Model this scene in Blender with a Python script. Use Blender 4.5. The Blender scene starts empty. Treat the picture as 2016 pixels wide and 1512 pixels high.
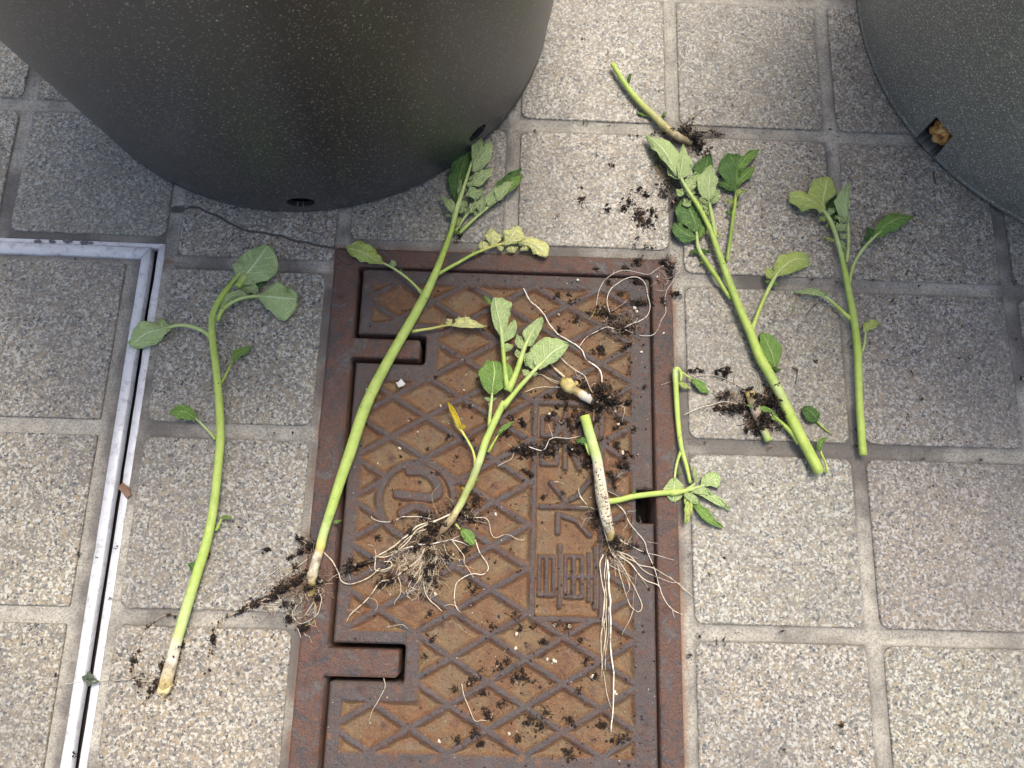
import bpy, bmesh, math, random
import numpy as np
from mathutils import Vector, Matrix, Euler
C = bpy.context.scene
COL = C.collection
R = math.radians
rng = random.Random(7)
nrg = np.random.default_rng(7)

# ------------------------------------------------------------------ camera
CAM = Vector((-0.10485, -0.17475, 0.42098))
CROT = Euler((0.248636, -0.026847, 0.027812), 'XYZ')
cd = bpy.data.cameras.new('camera'); cam = bpy.data.objects.new('camera', cd); COL.objects.link(cam)
cam.location = CAM; cam.rotation_euler = CROT
cd.sensor_width = 36.0; cd.lens = 1500.0 / 2016.0 * 36.0; cd.clip_start = 0.01; cd.clip_end = 500
C.camera = cam
CM = CROT.to_matrix(); FWD = -(CM @ Vector((0, 0, 1)))

# ------------------------------------------------------------------ world and sun
SUN_EL, SUN_AZ = R(67), R(24)        # azimuth measured from +y towards +x
w = bpy.data.worlds.new('World'); C.world = w; w.use_nodes = True
nt = w.node_tree; nt.nodes.clear()
sky = nt.nodes.new('ShaderNodeTexSky'); sky.sky_type = 'NISHITA'; sky.sun_disc = False
sky.sun_elevation = SUN_EL; sky.sun_rotation = SUN_AZ; sky.air_density = 1.0; sky.dust_density = 5.5; sky.ozone_density = 1.0
bg = nt.nodes.new('ShaderNodeBackground'); bg.inputs[1].default_value = 0.125
wo = nt.nodes.new('ShaderNodeOutputWorld'); nt.links.new(sky.outputs[0], bg.inputs[0]); nt.links.new(bg.outputs[0], wo.inputs[0])
sl = bpy.data.lights.new('sun', 'SUN'); sl.energy = 1.55; sl.angle = R(22); sl.color = (1.0, 0.935, 0.82)
so = bpy.data.objects.new('sun', sl); COL.objects.link(so)
sd = Vector((math.sin(SUN_AZ) * math.cos(SUN_EL), math.cos(SUN_AZ) * math.cos(SUN_EL), math.sin(SUN_EL)))
so.rotation_euler = sd.to_track_quat('Z', 'Y').to_euler()
C.view_settings.view_transform = 'Standard'; C.view_settings.look = 'None'
C.view_settings.exposure = 0.97; C.view_settings.gamma = 1.0

# ------------------------------------------------------------------ helpers
def P(x, y, z=0.0):
    """point of the world at height z (m) that the photograph shows at pixel x, y"""
    d = CM @ Vector(((x - 1008) / 1500.0, -(y - 756) / 1500.0, -1.0))
    t = (z - CAM.z) / d.z
    return CAM + d * t
def mpp(p): return (p - CAM).dot(FWD) / 1500.0
ZR = dict(a=(0, 0, 2.88), b=(640, 0, 2.88), c=(1316, 0, 2.88), d=(0, 450, 2.88), e=(640, 450, 2.88), f=(1316, 450, 2.88),
          g=(0, 987, 2.88), h=(640, 987, 2.88), i=(1316, 987, 2.88), k=(640, 480, 5.6), l=(980, 480, 5.6), m=(640, 730, 5.6),
          n=(640, 980, 5.6), o=(980, 980, 5.6), r=(380, 1020, 5.6), s=(980, 720, 5.6), t=(850, 220, 5.04), u=(1180, 100, 3.6),
          v=(1520, 320, 3.98), w=(1280, 680, 3.979), p=(0, 0, 1.0))
def q(reg, pts):
    ox, oy, s = ZR[reg]
    return [(ox + a[0] / s, oy + a[1] / s) + tuple(a[2:]) for a in pts]
def qs(reg): return 1.0 / ZR[reg][2]

def tag(o, label=None, cat=None, group=None, kind=None):
    if label: o['label'] = label
    if cat: o['category'] = cat
    if group: o['group'] = group
    if kind: o['kind'] = kind
    return o
def empty(name, loc, label, cat, group=None):
    o = bpy.data.objects.new(name, None); COL.objects.link(o); o.location = loc; o.empty_display_size = 0.01
    return tag(o, label, cat, group)

def hash2(ix, iy, seed):
    h = (ix * 374761393 + iy * 668265263 + seed * 1274126177) & 0xffffffff
    h = ((h ^ (h >> 13)) * 1274126177) & 0xffffffff
    return ((h ^ (h >> 16)) & 0xffff) / 65535.0
def vnoise(x, y, seed=0):
    x = np.asarray(x, dtype=float); y = np.asarray(y, dtype=float)
    ix = np.floor(x).astype(np.int64); iy = np.floor(y).astype(np.int64)
    fx = x - ix; fy = y - iy; fx = fx * fx * (3 - 2 * fx); fy = fy * fy * (3 - 2 * fy)
    a = hash2(ix, iy, seed); b = hash2(ix + 1, iy, seed); c = hash2(ix, iy + 1, seed); d = hash2(ix + 1, iy + 1, seed)
    return (a * (1 - fx) + b * fx) * (1 - fy) + (c * (1 - fx) + d * fx) * fy
def fbm(x, y, seed=0, n=4):
    s = 0; a = 0.5
    for k in range(n): s = s + a * vnoise(x * 2 ** k, y * 2 ** k, seed + k); a *= 0.5
    return s
def sstep(a, b, x):
    t = np.clip((x - a) / (b - a), 0, 1); return t * t * (3 - 2 * t)

class MB:
    def __init__(s): s.v = []; s.f = []; s.c = []; s.uv = []; s.mi = []
    def add(s, vs, fs, cols=None, uvs=None, mi=0):
        b = len(s.v); s.v += [tuple(x) for x in vs]
        s.c += list(cols) if cols is not None else [(1, 1, 1)] * len(vs)
        s.uv += list(uvs) if uvs is not None else [(0, 0)] * len(vs)
        s.f += [tuple(i + b for i in f) for f in fs]; s.mi += [mi] * len(fs)
    def build(s, name, mats, parent=None, smooth=True):
        me = bpy.data.meshes.new(name); me.from_pydata(s.v, [], s.f)
        for m in (mats if isinstance(mats, (list, tuple)) else [mats]): me.materials.append(m)
        me.polygons.foreach_set('use_smooth', [smooth] * len(s.f)); me.polygons.foreach_set('material_index', s.mi)
        ca = me.color_attributes.new('Col', 'FLOAT_COLOR', 'POINT')
        ca.data.foreach_set('color', [k for c in s.c for k in (c[0], c[1], c[2], 1.0)])
        uvl = me.uv_layers.new(name='UVMap')
        li = np.zeros(len(me.loops), dtype=np.int32); me.loops.foreach_get('vertex_index', li)
        uvl.data.foreach_set('uv', np.array(s.uv, dtype=np.float32)[li].ravel())
        me.update()
        o = bpy.data.objects.new(name, me); COL.objects.link(o)
        if parent is not None:
            o.parent = parent; o.matrix_parent_inverse = Matrix.Translation(-Vector(parent.location))
        return o

def catmull(pts, step):
    pts = [np.array(p, dtype=float) for p in pts]
    if len(pts) == 2: pts = [pts[0], (pts[0] + pts[1]) / 2, pts[1]]
    ext = [2 * pts[0] - pts[1]] + pts + [2 * pts[-1] - pts[-2]]
    out = []
    for i in range(1, len(ext) - 2):
        p0, p1, p2, p3 = ext[i - 1:i + 3]
        n = max(2, int(np.linalg.norm((p2 - p1)[:3]) / step))
        for k in range(n):
            t = k / n
            out.append(0.5 * ((2 * p1) + (-p0 + p2) * t + (2 * p0 - 5 * p1 + 4 * p2 - p3) * t * t + (-p0 + 3 * p1 - 3 * p2 + p3) * t ** 3))
    out.append(pts[-1]); return np.array(out)

def tube(mb, P3, rad, cols=None, ns=8, flat=1.0, cap=True, lump=0.0, ridge=0.0):
    P3 = np.asarray(P3); n = len(P3); T = np.gradient(P3, axis=0); T /= (np.linalg.norm(T, axis=1, keepdims=True) + 1e-12)
    N = np.cross(T[0], (0, 0, 1.0))
    if np.linalg.norm(N) < 1e-3: N = np.array((1.0, 0, 0))
    N /= np.linalg.norm(N); vs = []; cs = []; fs = []
    for i in range(n):
        N = N - T[i] * N.dot(T[i]); N /= np.linalg.norm(N) + 1e-12; B = np.cross(T[i], N)
        for k in range(ns):
            a = 2 * math.pi * k / ns; rr = rad[i] * (1 + lump * (rng.random() - .5) + ridge * math.cos(3 * a + .8))
            vs.append(P3[i] + (N * math.cos(a) + B * math.sin(a) * flat) * rr)
            cs.append(cols[i] if cols is not None else (1, 1, 1))
        if i:
            for k in range(ns):
                a = (i - 1) * ns + k; b = (i - 1) * ns + (k + 1) % ns
                fs.append((a, b, b + ns, a + ns))
    if cap:
        fs.append(tuple(range(ns))[::-1]); fs.append(tuple(range((n - 1) * ns, n * ns)))
    mb.add(vs, fs, cs)

# ------------------------------------------------------------------ materials
class MT:
    def __init__(s, name):
        s.m = bpy.data.materials.new(name); s.m.use_nodes = True; s.t = s.m.node_tree; s.t.nodes.clear()
        s.out = s.n('ShaderNodeOutputMaterial'); s.b = s.n('ShaderNodeBsdfPrincipled'); s.l(s.b.outputs[0], s.out.inputs[0])
    def n(s, typ, **k):
        o = s.t.nodes.new(typ)
        for a, v in k.items(): setattr(o, a, v)
        return o
    def l(s, a, b): s.t.links.new(a, b)
    def val(s, sock, v):
        if isinstance(v, bpy.types.NodeSocket): s.l(v, sock)
        else: sock.default_value = v
    def coord(s, kind='Object', scale=None, rot=None):
        c = s.n('ShaderNodeTexCoord').outputs[kind]
        if scale is None: return c
        mp = s.n('ShaderNodeMapping'); s.l(c, mp.inputs[0]); mp.inputs['Scale'].default_value = scale
        if rot: mp.inputs['Rotation'].default_value = rot
        return mp.outputs[0]
    def noise(s, vec, scale, detail=4, rough=0.6, out=0, dist=0.0):
        o = s.n('ShaderNodeTexNoise'); s.l(vec, o.inputs['Vector']); o.inputs['Scale'].default_value = scale
        o.inputs['Detail'].default_value = detail; o.inputs['Roughness'].default_value = rough; o.inputs['Distortion'].default_value = dist
        return o.outputs[out]
    def vor(s, vec, scale, out='Color', feat='F1', rnd=1.0):
        o = s.n('ShaderNodeTexVoronoi', feature=feat); s.l(vec, o.inputs['Vector']); o.inputs['Scale'].default_value = scale
        o.inputs['Randomness'].default_value = rnd; return o.outputs[out]
    def ramp(s, fac, stops, interp='LINEAR'):
        o = s.n('ShaderNodeValToRGB'); s.l(fac, o.inputs[0]); cr = o.color_ramp; cr.interpolation = interp
        while len(cr.elements) < len(stops): cr.elements.new(0.5)
        for e, (p, c) in zip(cr.elements, stops):
            e.position = p; e.color = (c, c, c, 1) if not hasattr(c, '__len__') else (c[0], c[1], c[2], 1)
        return o.outputs[0]
    def mix(s, fac, a, b, mode='MIX'):
        o = s.n('ShaderNodeMix', data_type='RGBA', blend_type=mode)
        s.val(o.inputs[0], fac)
        for k, v in ((6, a), (7, b)):
            if isinstance(v, bpy.types.NodeSocket): s.l(v, o.inputs[k])
            else: o.inputs[k].default_value = (v[0], v[1], v[2], 1)
        return o.outputs[2]
    def math(s, op, a, b=0.0, c=0.0, clamp=False):
        o = s.n('ShaderNodeMath', operation=op, use_clamp=clamp); s.val(o.inputs[0], a); s.val(o.inputs[1], b); s.val(o.inputs[2], c)
        return o.outputs[0]
    def attr(s, name='Col'):
        o = s.n('ShaderNodeAttribute', attribute_name=name); return o.outputs['Color'], o.outputs['Fac']
    def sep(s, v):
        o = s.n('ShaderNodeSeparateXYZ'); s.l(v, o.inputs[0]); return o.outputs
    def bump(s, h, strength, dist):
        o = s.n('ShaderNodeBump'); s.l(h, o.inputs['Height']); o.inputs['Strength'].default_value = strength
        o.inputs['Distance'].default_value = dist; s.l(o.outputs[0], s.b.inputs['Normal']); return o.outputs[0]
    def fin(s, col=None, rough=None, spec=None, metal=None):
        if col is not None: s.val(s.b.inputs['Base Color'], col if isinstance(col, bpy.types.NodeSocket) else (col[0], col[1], col[2], 1))
        if rough is not None: s.val(s.b.inputs['Roughness'], rough)
        if spec is not None: s.b.inputs['Specular IOR Level'].default_value = spec
        if metal is not None: s.val(s.b.inputs['Metallic'], metal)
        return s.m

def mat_tile(name, tan=0.0, bright=0.80):
    m = MT(name); co = m.coord()
    wn = m.noise(co, 900, 2, 0.5, out=1)
    ad = m.n('ShaderNodeVectorMath', operation='MULTIPLY_ADD'); m.l(wn, ad.inputs[0]); ad.inputs[1].default_value = (0.0011,) * 3; m.l(co, ad.inputs[2])
    vv = ad.outputs[0]
    s = m.sep(m.vor(vv, 1080)); s2 = m.sep(m.vor(vv, 720))
    W, LG, TP, TN, DK, SL = (0.53, 0.525, 0.475), (0.37, 0.363, 0.325), (0.232, 0.212, 0.175), (0.355, 0.297, 0.205), (0.080, 0.082, 0.085), (0.165, 0.172, 0.178)
    c1 = m.ramp(s[0], [(0.0, W), (0.17, LG), (0.42, TP), (0.70, TN), (0.82, SL), (0.93, DK)], 'CONSTANT')
    c2 = m.ramp(s2[1], [(0.0, W), (0.26, TN), (0.50, TP), (0.80, SL), (0.92, DK)], 'CONSTANT')
    pick = m.math('GREATER_THAN', s2[0], 0.66)
    c = m.mix(pick, c1, c2)
    big = m.noise(co, 26, 4, 0.6)
    tint = m.ramp(big, [(0.3, (0.90, 0.90, 0.88)), (0.7, (1.08, 1.06, 0.99))])
    c = m.mix(1.0, c, tint, 'MULTIPLY')
    col, fac = m.attr()
    c = m.mix(1.0, c, col, 'MULTIPLY')
    # soiled film in patches
    dirt = m.ramp(m.noise(co, 60, 6, 0.7), [(0.5, 0.0), (0.75, 0.32)])
    c = m.mix(dirt, c, (0.22, 0.19, 0.155))
    smg = m.math('MULTIPLY', m.ramp(m.noise(co, 7, 6, 0.62), [(0.42, 0.0), (0.66, 0.55)]), m.ramp(m.noise(co, 300, 3, 0.6), [(0.3, 0.5), (0.6, 1.0)]))
    c = m.mix(smg, c, (0.155, 0.145, 0.135))
    sct = m.ramp(m.noise(m.coord(scale=(60, 900, 60), rot=(0, 0, .5)), 1, 3, .6), [(0.70, 0.0), (0.76, 0.35)])
    c = m.mix(sct, c, (0.6, 0.59, 0.56))
    c = m.mix(1.0, c, (bright * 1.03, bright * 1.015, bright * 1.0), 'MULTIPLY')
    h = m.math('ADD', m.math('MULTIPLY', m.noise(co, 420, 3, 0.6), 0.6), m.math('MULTIPLY', m.vor(vv, 640, out='Distance'), 0.5))
    m.bump(h, 0.32, 0.0006)
    return m.fin(c, m.ramp(m.noise(co, 90, 3), [(0.3, 0.42), (0.7, 0.62)]), 0.5)

def mat_grout():
    m = MT('mortar'); co = m.coord(); col, fac = m.attr()
    base = m.ramp(m.noise(co, 55, 6, 0.65), [(0.25, (0.205, 0.195, 0.172)), (0.5, (0.335, 0.318, 0.275)), (0.75, (0.45, 0.428, 0.37))])
    gr = m.ramp(m.noise(co, 900, 3, 0.7), [(0.33, (0.55, 0.53, 0.5)), (0.5, (1.0, 0.99, 0.97)), (0.68, (1.3, 1.27, 1.2))])
    c = m.mix(1.0, base, gr, 'MULTIPLY')
    pk = m.ramp(m.vor(co, 800, out='Distance'), [(0.10, 1.0), (0.2, 0.0)])
    pk = m.math('MULTIPLY', pk, m.ramp(m.noise(co, 120, 2), [(0.45, 0.0), (0.6, 0.8)]))
    c = m.mix(pk, c, (0.07, 0.055, 0.045))
    s = m.sep(col)
    c = m.mix(s[0], c, (0.20, 0.085, 0.028))       # rust run-off near the ironwork
    c = m.mix(s[1], c, (0.085, 0.075, 0.068))       # grime
    m.bump(m.math('ADD', m.noise(co, 700, 4, 0.7), m.math('MULTIPLY', m.noise(co, 120, 2), 1.5)), 0.5, 0.0009)
    return m.fin(c, 0.72, 0.4)

def mat_iron(name, lid):
    m = MT(name); co = m.coord(); col, fac = m.attr(); s = m.sep(col)   # R: depth in the recess
    n1 = m.noise(co, 38, 6, 0.7, dist=0.6); n2 = m.noise(co, 210, 5, 0.7); n3 = m.noise(co, 1500, 3, 0.7)
    top = m.ramp(m.noise(co, 52, 7, 0.78, dist=0.8), [(0.38, (0.050, 0.044, 0.045)), (0.455, (0.066, 0.048, 0.043)), (0.50, (0.125, 0.056, 0.032)), (0.545, (0.076, 0.046, 0.037)), (0.62, (0.105, 0.096, 0.090))])
    if lid:
        top = m.mix(0.6, top, (0.068, 0.059, 0.056))
        rec = m.ramp(n1, [(0.32, (0.085, 0.042, 0.021)), (0.45, (0.165, 0.082, 0.032)), (0.54, (0.150, 0.098, 0.048)), (0.66, (0.200, 0.122, 0.052))])
        c = m.mix(m.ramp(s[0], [(0.08, 0.0), (0.6, 1.0)]), top, rec)
        edge = m.ramp(s[0], [(0.1, 0.0), (0.35, 0.55), (0.8, 0.0)])
        c = m.mix(m.math('MULTIPLY', edge, m.ramp(n2, [(0.35, 0.2), (0.65, 1.0)])), c, (0.23, 0.095, 0.036))
    else:
        c = top
        c = m.mix(m.ramp(m.noise(co, 90, 5, 0.75), [(0.54, 0.0), (0.68, 0.8)]), c, (0.155, 0.060, 0.030))
    c = m.mix(m.ramp(n2, [(0.54, 0.0), (0.66, 0.6)]), c, (0.115, 0.042, 0.024))
    sp = m.math('MULTIPLY', m.ramp(m.math('ADD', m.vor(co, 95, out='Distance'), m.math('MULTIPLY', n2, 0.2)), [(0.20, 1.0), (0.40, 0.0)]), m.ramp(m.noise(co, 35, 2), [(0.44, 0.0), (0.56, 0.85)]))
    c = m.mix(sp, c, (0.060, 0.024, 0.016))
    if lid:
        sp2 = m.math('MULTIPLY', m.ramp(m.vor(m.coord(scale=(1.1, .9, 1), rot=(0, 0, .7)), 140, out='Distance'), [(0.10, 1.0), (0.34, 0.0)]), m.ramp(m.noise(co, 48, 2), [(0.50, 0.0), (0.6, 0.7)]))
        c = m.mix(sp2, c, (0.20, 0.085, 0.028))
    c = m.mix(m.ramp(m.noise(co, 130, 4, 0.6), [(0.62, 0.0), (0.75, 0.5)]), c, (0.15, 0.125, 0.11))
    c = m.mix(1.0, c, m.ramp(n3, [(0.3, 0.62), (0.7, 1.38)]), 'MULTIPLY')
    pit = m.ramp(m.vor(co, 130, out='Distance'), [(0.05, 1.0), (0.16, 0.0)])
    pit = m.math('MULTIPLY', pit, m.ramp(m.noise(co, 60, 2), [(0.45, 0.0), (0.6, 0.8)]))
    c = m.mix(pit, c, (0.045, 0.02, 0.014))
    fl = m.math('MULTIPLY', m.ramp(m.vor(co, 420, out='Distance'), [(0.06, 1.0), (0.12, 0.0)]), m.ramp(m.noise(co, 90, 2), [(0.56, 0.0), (0.62, 0.9)]))
    c = m.mix(fl, c, (0.38, 0.26, 0.16))
    h = m.math('ADD', m.math('MULTIPLY', n3, 0.5), m.math('ADD', n2, m.math('MULTIPLY', m.noise(co, 600, 3, 0.7), 0.9)))
    m.bump(h, 0.85, 0.0011)
    return m.fin(c, m.ramp(n2, [(0.3, 0.34), (0.7, 0.58)]), 0.55)

def mat_alu():
    m = MT('anodised_aluminium'); co = m.coord()
    n = m.noise(co, 70, 6, 0.7); n2 = m.noise(m.coord(scale=(900, 90, 900)), 1, 4, 0.7)
    c = m.ramp(n, [(0.3, (0.53, 0.53, 0.53)), (0.6, (0.62, 0.625, 0.64))])
    c = m.mix(m.ramp(m.noise(co, 180, 6, 0.75), [(0.52, 0.0), (0.68, 0.7)]), c, (0.22, 0.205, 0.185))
    c = m.mix(m.ramp(n2, [(0.66, 0.0), (0.72, 0.6)]), c, (0.25, 0.24, 0.24))
    m.bump(m.noise(co, 500, 4), 0.2, 0.0005)
    return m.fin(c, m.ramp(n, [(0.3, 0.6), (0.7, 0.42)]), 0.5, m.ramp(n, [(0.3, 0.0), (0.6, 0.15)]))

def mat_pot(name, base, fleck, dens, rough, sheen_amt):
    m = MT(name); uv = m.coord('UV')
    def flk(scale, rot, seed, th, sz):
        mp = m.n('ShaderNodeMapping'); m.l(uv, mp.inputs[0]); mp.inputs['Rotation'].default_value = (0, 0, rot)
        mp.inputs['Location'].default_value = (seed, seed * .7, 0)
        wv = m.noise(mp.outputs[0], 500, 1, 0.5, out=1)
        ad = m.n('ShaderNodeVectorMath', operation='MULTIPLY_ADD'); m.l(wv, ad.inputs[0]); ad.inputs[1].default_value = (0.0025,) * 3; m.l(mp.outputs[0], ad.inputs[2])
        sc = m.n('ShaderNodeVectorMath', operation='MULTIPLY'); m.l(ad.outputs[0], sc.inputs[0]); sc.inputs[1].default_value = scale
        v = m.n('ShaderNodeTexVoronoi', voronoi_dimensions='2D'); m.l(sc.outputs[0], v.inputs['Vector']); v.inputs['Scale'].default_value = 1.0
        a = m.ramp(v.outputs['Distance'], [(sz * .6, 1.0), (sz, 0.0)])
        r_ = m.sep(v.outputs['Color'])
        return m.math('MULTIPLY', a, m.ramp(r_[0], [(th, 0.0), (th + .02, 0.35), (1.0, 1.0)]))
    _ = 0
    f = flk((420, 1200, 1), 1.2, 0.3, dens, 0.20)
    for k, (sc, rt) in enumerate((((300, 900, 1), 2.2), ((800, 1500, 1), 1.65), ((500, 1300, 1), 0.7))):
        f = m.math('MAXIMUM', f, flk(sc, rt, 1.3 + k, dens + .05, 0.18))
    n = m.noise(uv, 9, 4, 0.6)
    c = m.ramp(n, [(0.3, tuple(b * .85 for b in base)), (0.7, tuple(b * 1.2 for b in base))])
    st = m.noise(m.coord('UV', scale=(300, 12, 1)), 1, 4, 0.6)
    c = m.mix(m.ramp(st, [(0.5, 0.0), (0.8, 0.25)]), c, tuple(b * 2.0 for b in base))
    sheen_fac = m.math('MULTIPLY', m.ramp(m.noise(m.coord('UV', scale=(5, 3, 1)), 1, 6, .65, dist=.5), [(0.42, 0.0), (0.72, sheen_amt)]), m.ramp(m.noise(uv, 220, 4, .7), [(0.3, 0.55), (0.7, 1.0)]))  # pale cloudy patches paint a broad highlight into the pot colour
    c = m.mix(sheen_fac, c, tuple(.045 + b * 1.2 for b in base))
    c = m.mix(f, c, fleck)
    z = m.sep(m.coord())[2]
    dust = m.math('MULTIPLY', m.math('SUBTRACT', 1.0, m.math('MULTIPLY', z, 40.0), clamp=True), m.ramp(m.noise(uv, 60, 5, .7), [(0.4, 0.0), (0.75, 0.3)]))
    c = m.mix(dust, c, (0.16, 0.14, 0.12))
    m.bump(m.math('ADD', m.noise(uv, 1400, 3, .6), m.math('MULTIPLY', st, 0.5)), 0.18, 0.0004)
    m.b.inputs['IOR'].default_value = 1.7
    return m.fin(c, m.ramp(n, [(0.3, rough - .04), (0.7, rough + .05)]), 0.8)

def mat_stem():
    m = MT('green_stem'); co = m.coord(); col, fac = m.attr()
    n = m.noise(co, 180, 4, 0.6)
    c = m.mix(1.0, col, m.ramp(n, [(0.3, (0.80, 0.84, 0.75)), (0.7, (1.12, 1.08, 1.15))]), 'MULTIPLY')
    sp = m.math('MULTIPLY', m.ramp(m.vor(co, 260, out='Distance'), [(0.08, 1.0), (0.16, 0.0)]), m.ramp(m.noise(co, 70, 2), [(0.52, 0.0), (0.6, 0.8)]))
    c = m.mix(sp, c, (0.06, 0.05, 0.02))
    pl = m.ramp(m.math('ADD', m.math('SUBTRACT', m.sep(col)[0], m.sep(col)[1]), 0.5), [(0.48, 0.0), (0.55, 1.0)])
    c = m.mix(m.math('MULTIPLY', pl, m.ramp(m.noise(co, 140, 5, 0.7), [(0.46, 0.0), (0.66, 0.85)])), c, (0.16, 0.10, 0.055))
    stk = m.noise(co, 420, 4, 0.7, dist=1.5)
    c = m.mix(m.ramp(stk, [(0.58, 0.0), (0.70, 0.35)]), c, (0.24, 0.34, 0.07))
    m.bump(m.math('ADD', m.noise(co, 1100, 3, 0.7), m.math('MULTIPLY', stk, 1.4)), 0.4, 0.0006)
    m.b.inputs['Subsurface Weight'].default_value = 0.25; m.b.inputs['Subsurface Radius'].default_value = (0.0025, 0.003, 0.001); m.b.inputs['Subsurface Scale'].default_value = 1.0
    return m.fin(c, 0.48, 0.45)

def mat_leaf(name, base, vein, dark=0.75, trans=0.25, rough=0.5, spots=0.0):
    m = MT(name); uv = m.coord('UV'); s = m.sep(uv); co = m.coord()
    side = m.math('ABSOLUTE', m.math('SUBTRACT', s[1], 0.5)); side = m.math('MULTIPLY', side, 2.0)
    wob = m.math('MULTIPLY', m.math('SUBTRACT', m.noise(co, 160, 2), 0.5), 0.9)
    ph = m.math('ADD', m.math('SUBTRACT', m.math('MULTIPLY', s[0], 6.0), m.math('MULTIPLY', m.math('POWER', side, 0.85), 2.1)), wob)
    d = m.math('ABSOLUTE', m.math('SUBTRACT', m.math('FRACT', ph), 0.5))
    v2 = m.ramp(d, [(0.03, 1.0), (0.15, 0.0)])
    v2 = m.math('MULTIPLY', v2, m.ramp(side, [(0.0, 1.0), (0.9, 0.25)]))
    mid = m.ramp(side, [(0.035, 1.0), (0.10, 0.0)])
    net = m.ramp(m.vor(co, 520, out='Distance', feat='DISTANCE_TO_EDGE'), [(0.0, 1.0), (0.14, 0.0)])
    vv = m.math('MAXIMUM', m.math('MAXIMUM', v2, mid), m.math('MULTIPLY', net, 0.42))
    n = m.noise(co, 60, 4, 0.6)
    b = m.mix(m.ramp(n, [(0.3, 0.0), (0.7, 1.0)]), tuple(k * dark for k in base), base)
    c = m.mix(m.math('MULTIPLY', vv, 0.9), b, vein)
    rim = m.ramp(side, [(0.93, 0.0), (1.0, 0.5)])
    c = m.mix(rim, c, vein)
    if spots:
        sp = m.math('MULTIPLY', m.ramp(m.vor(co, 500, out='Distance'), [(0.12, 1.0), (0.22, 0.0)]), m.ramp(m.noise(co, 110, 2), [(0.5, 0.0), (0.56, spots)]))
        c = m.mix(sp, c, (0.55, 0.6, 0.35))
    h = m.math('ADD', m.math('MULTIPLY', vv, 1.0), m.math('MULTIPLY', m.noise(co, 500, 3), 0.6))
    nb = m.bump(h, 0.8, 0.0009)
    m.fin(c, rough, 0.4)
    tr = m.n('ShaderNodeBsdfTranslucent'); m.l(m.mix(1.0, c, (1.1, 1.25, 0.6), 'MULTIPLY'), tr.inputs[0]); m.l(nb, tr.inputs['Normal'])
    mx = m.n('ShaderNodeMixShader'); mx.inputs[0].default_value = trans
    m.l(m.b.outputs[0], mx.inputs[1]); m.l(tr.outputs[0], mx.inputs[2]); m.l(mx.outputs[0], m.out.inputs[0])
    return m.m

def mat_simple(name, c0, c1, scale, rough, bump=0.3, bd=0.0006):
    m = MT(name); co = m.coord(); c = m.ramp(m.noise(co, scale, 5, 0.65), [(0.3, c0), (0.7, c1)])
    m.bump(m.noise(co, scale * 3, 4, 0.7), bump, bd); return m.fin(c, rough, 0.45)

def mat_root():
    m = MT('root_skin'); co = m.coord(); col, fac = m.attr()
    c = m.mix(m.ramp(m.noise(co, 260, 3, 0.6), [(0.55, 0.0), (0.66, 0.85)]), col, (0.085, 0.055, 0.032))
    return m.fin(c, 0.5, 0.4)
def mat_soil():
    m = MT('dark_soil'); co = m.coord(); s = m.sep(m.vor(co, 500))
    c = m.ramp(s[0], [(0.0, (0.010, 0.007, 0.005)), (0.40, (0.020, 0.012, 0.008)), (0.68, (0.040, 0.022, 0.012)), (0.92, (0.12, 0.06, 0.025)), (0.988, (0.35, 0.30, 0.22))], 'CONSTANT')
    m.bump(m.noise(co, 1800, 3, 0.7), 0.6, 0.0006)
    return m.fin(c, 0.42, 0.35)

M_TILE = mat_tile('speckled_paving_tile', bright=0.80); M_INLAY = mat_tile('speckled_inlay_tile', bright=0.80)
M_GROUT = mat_grout(); M_LID = mat_iron('rusty_cast_iron_lid', True); M_FRAME = mat_iron('rusty_cast_iron_frame', False)
M_ALU = mat_alu(); M_STEM = mat_stem(); M_ROOT = mat_root(); M_SOIL = mat_soil()
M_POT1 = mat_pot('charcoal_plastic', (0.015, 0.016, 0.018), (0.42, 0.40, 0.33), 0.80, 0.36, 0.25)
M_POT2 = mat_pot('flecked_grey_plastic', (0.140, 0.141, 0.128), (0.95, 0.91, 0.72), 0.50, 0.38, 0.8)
M_PIT = mat_simple('pit_dirt_gap_shade', (0.008, 0.006, 0.005), (0.02, 0.014, 0.01), 80, 0.9)
M_PALE = mat_leaf('leaf_underside', (0.50, 0.64, 0.26), (0.72, 0.82, 0.46), 0.82)
M_PALEY = mat_leaf('leaf_underside_yellowing', (0.56, 0.68, 0.16), (0.78, 0.84, 0.36), 0.78)
M_MID = mat_leaf('leaf_mid_green', (0.22, 0.39, 0.08), (0.42, 0.60, 0.18), 0.72)
M_DARK = mat_leaf('leaf_upper_side', (0.085, 0.185, 0.042), (0.20, 0.34, 0.09), 0.72, 0.18)
M_SPOT = mat_leaf('leaf_upper_side_speckled', (0.11, 0.22, 0.06), (0.22, 0.36, 0.11), 0.72, 0.18, spots=1.0)
M_YEL = mat_leaf('leaf_yellow', (0.86, 0.85, 0.33), (0.93, 0.91, 0.56), 0.88)
M_YEL2 = mat_leaf('leaf_bright_yellow', (0.80, 0.60, 0.02), (0.82, 0.68, 0.12), 0.9)

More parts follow.
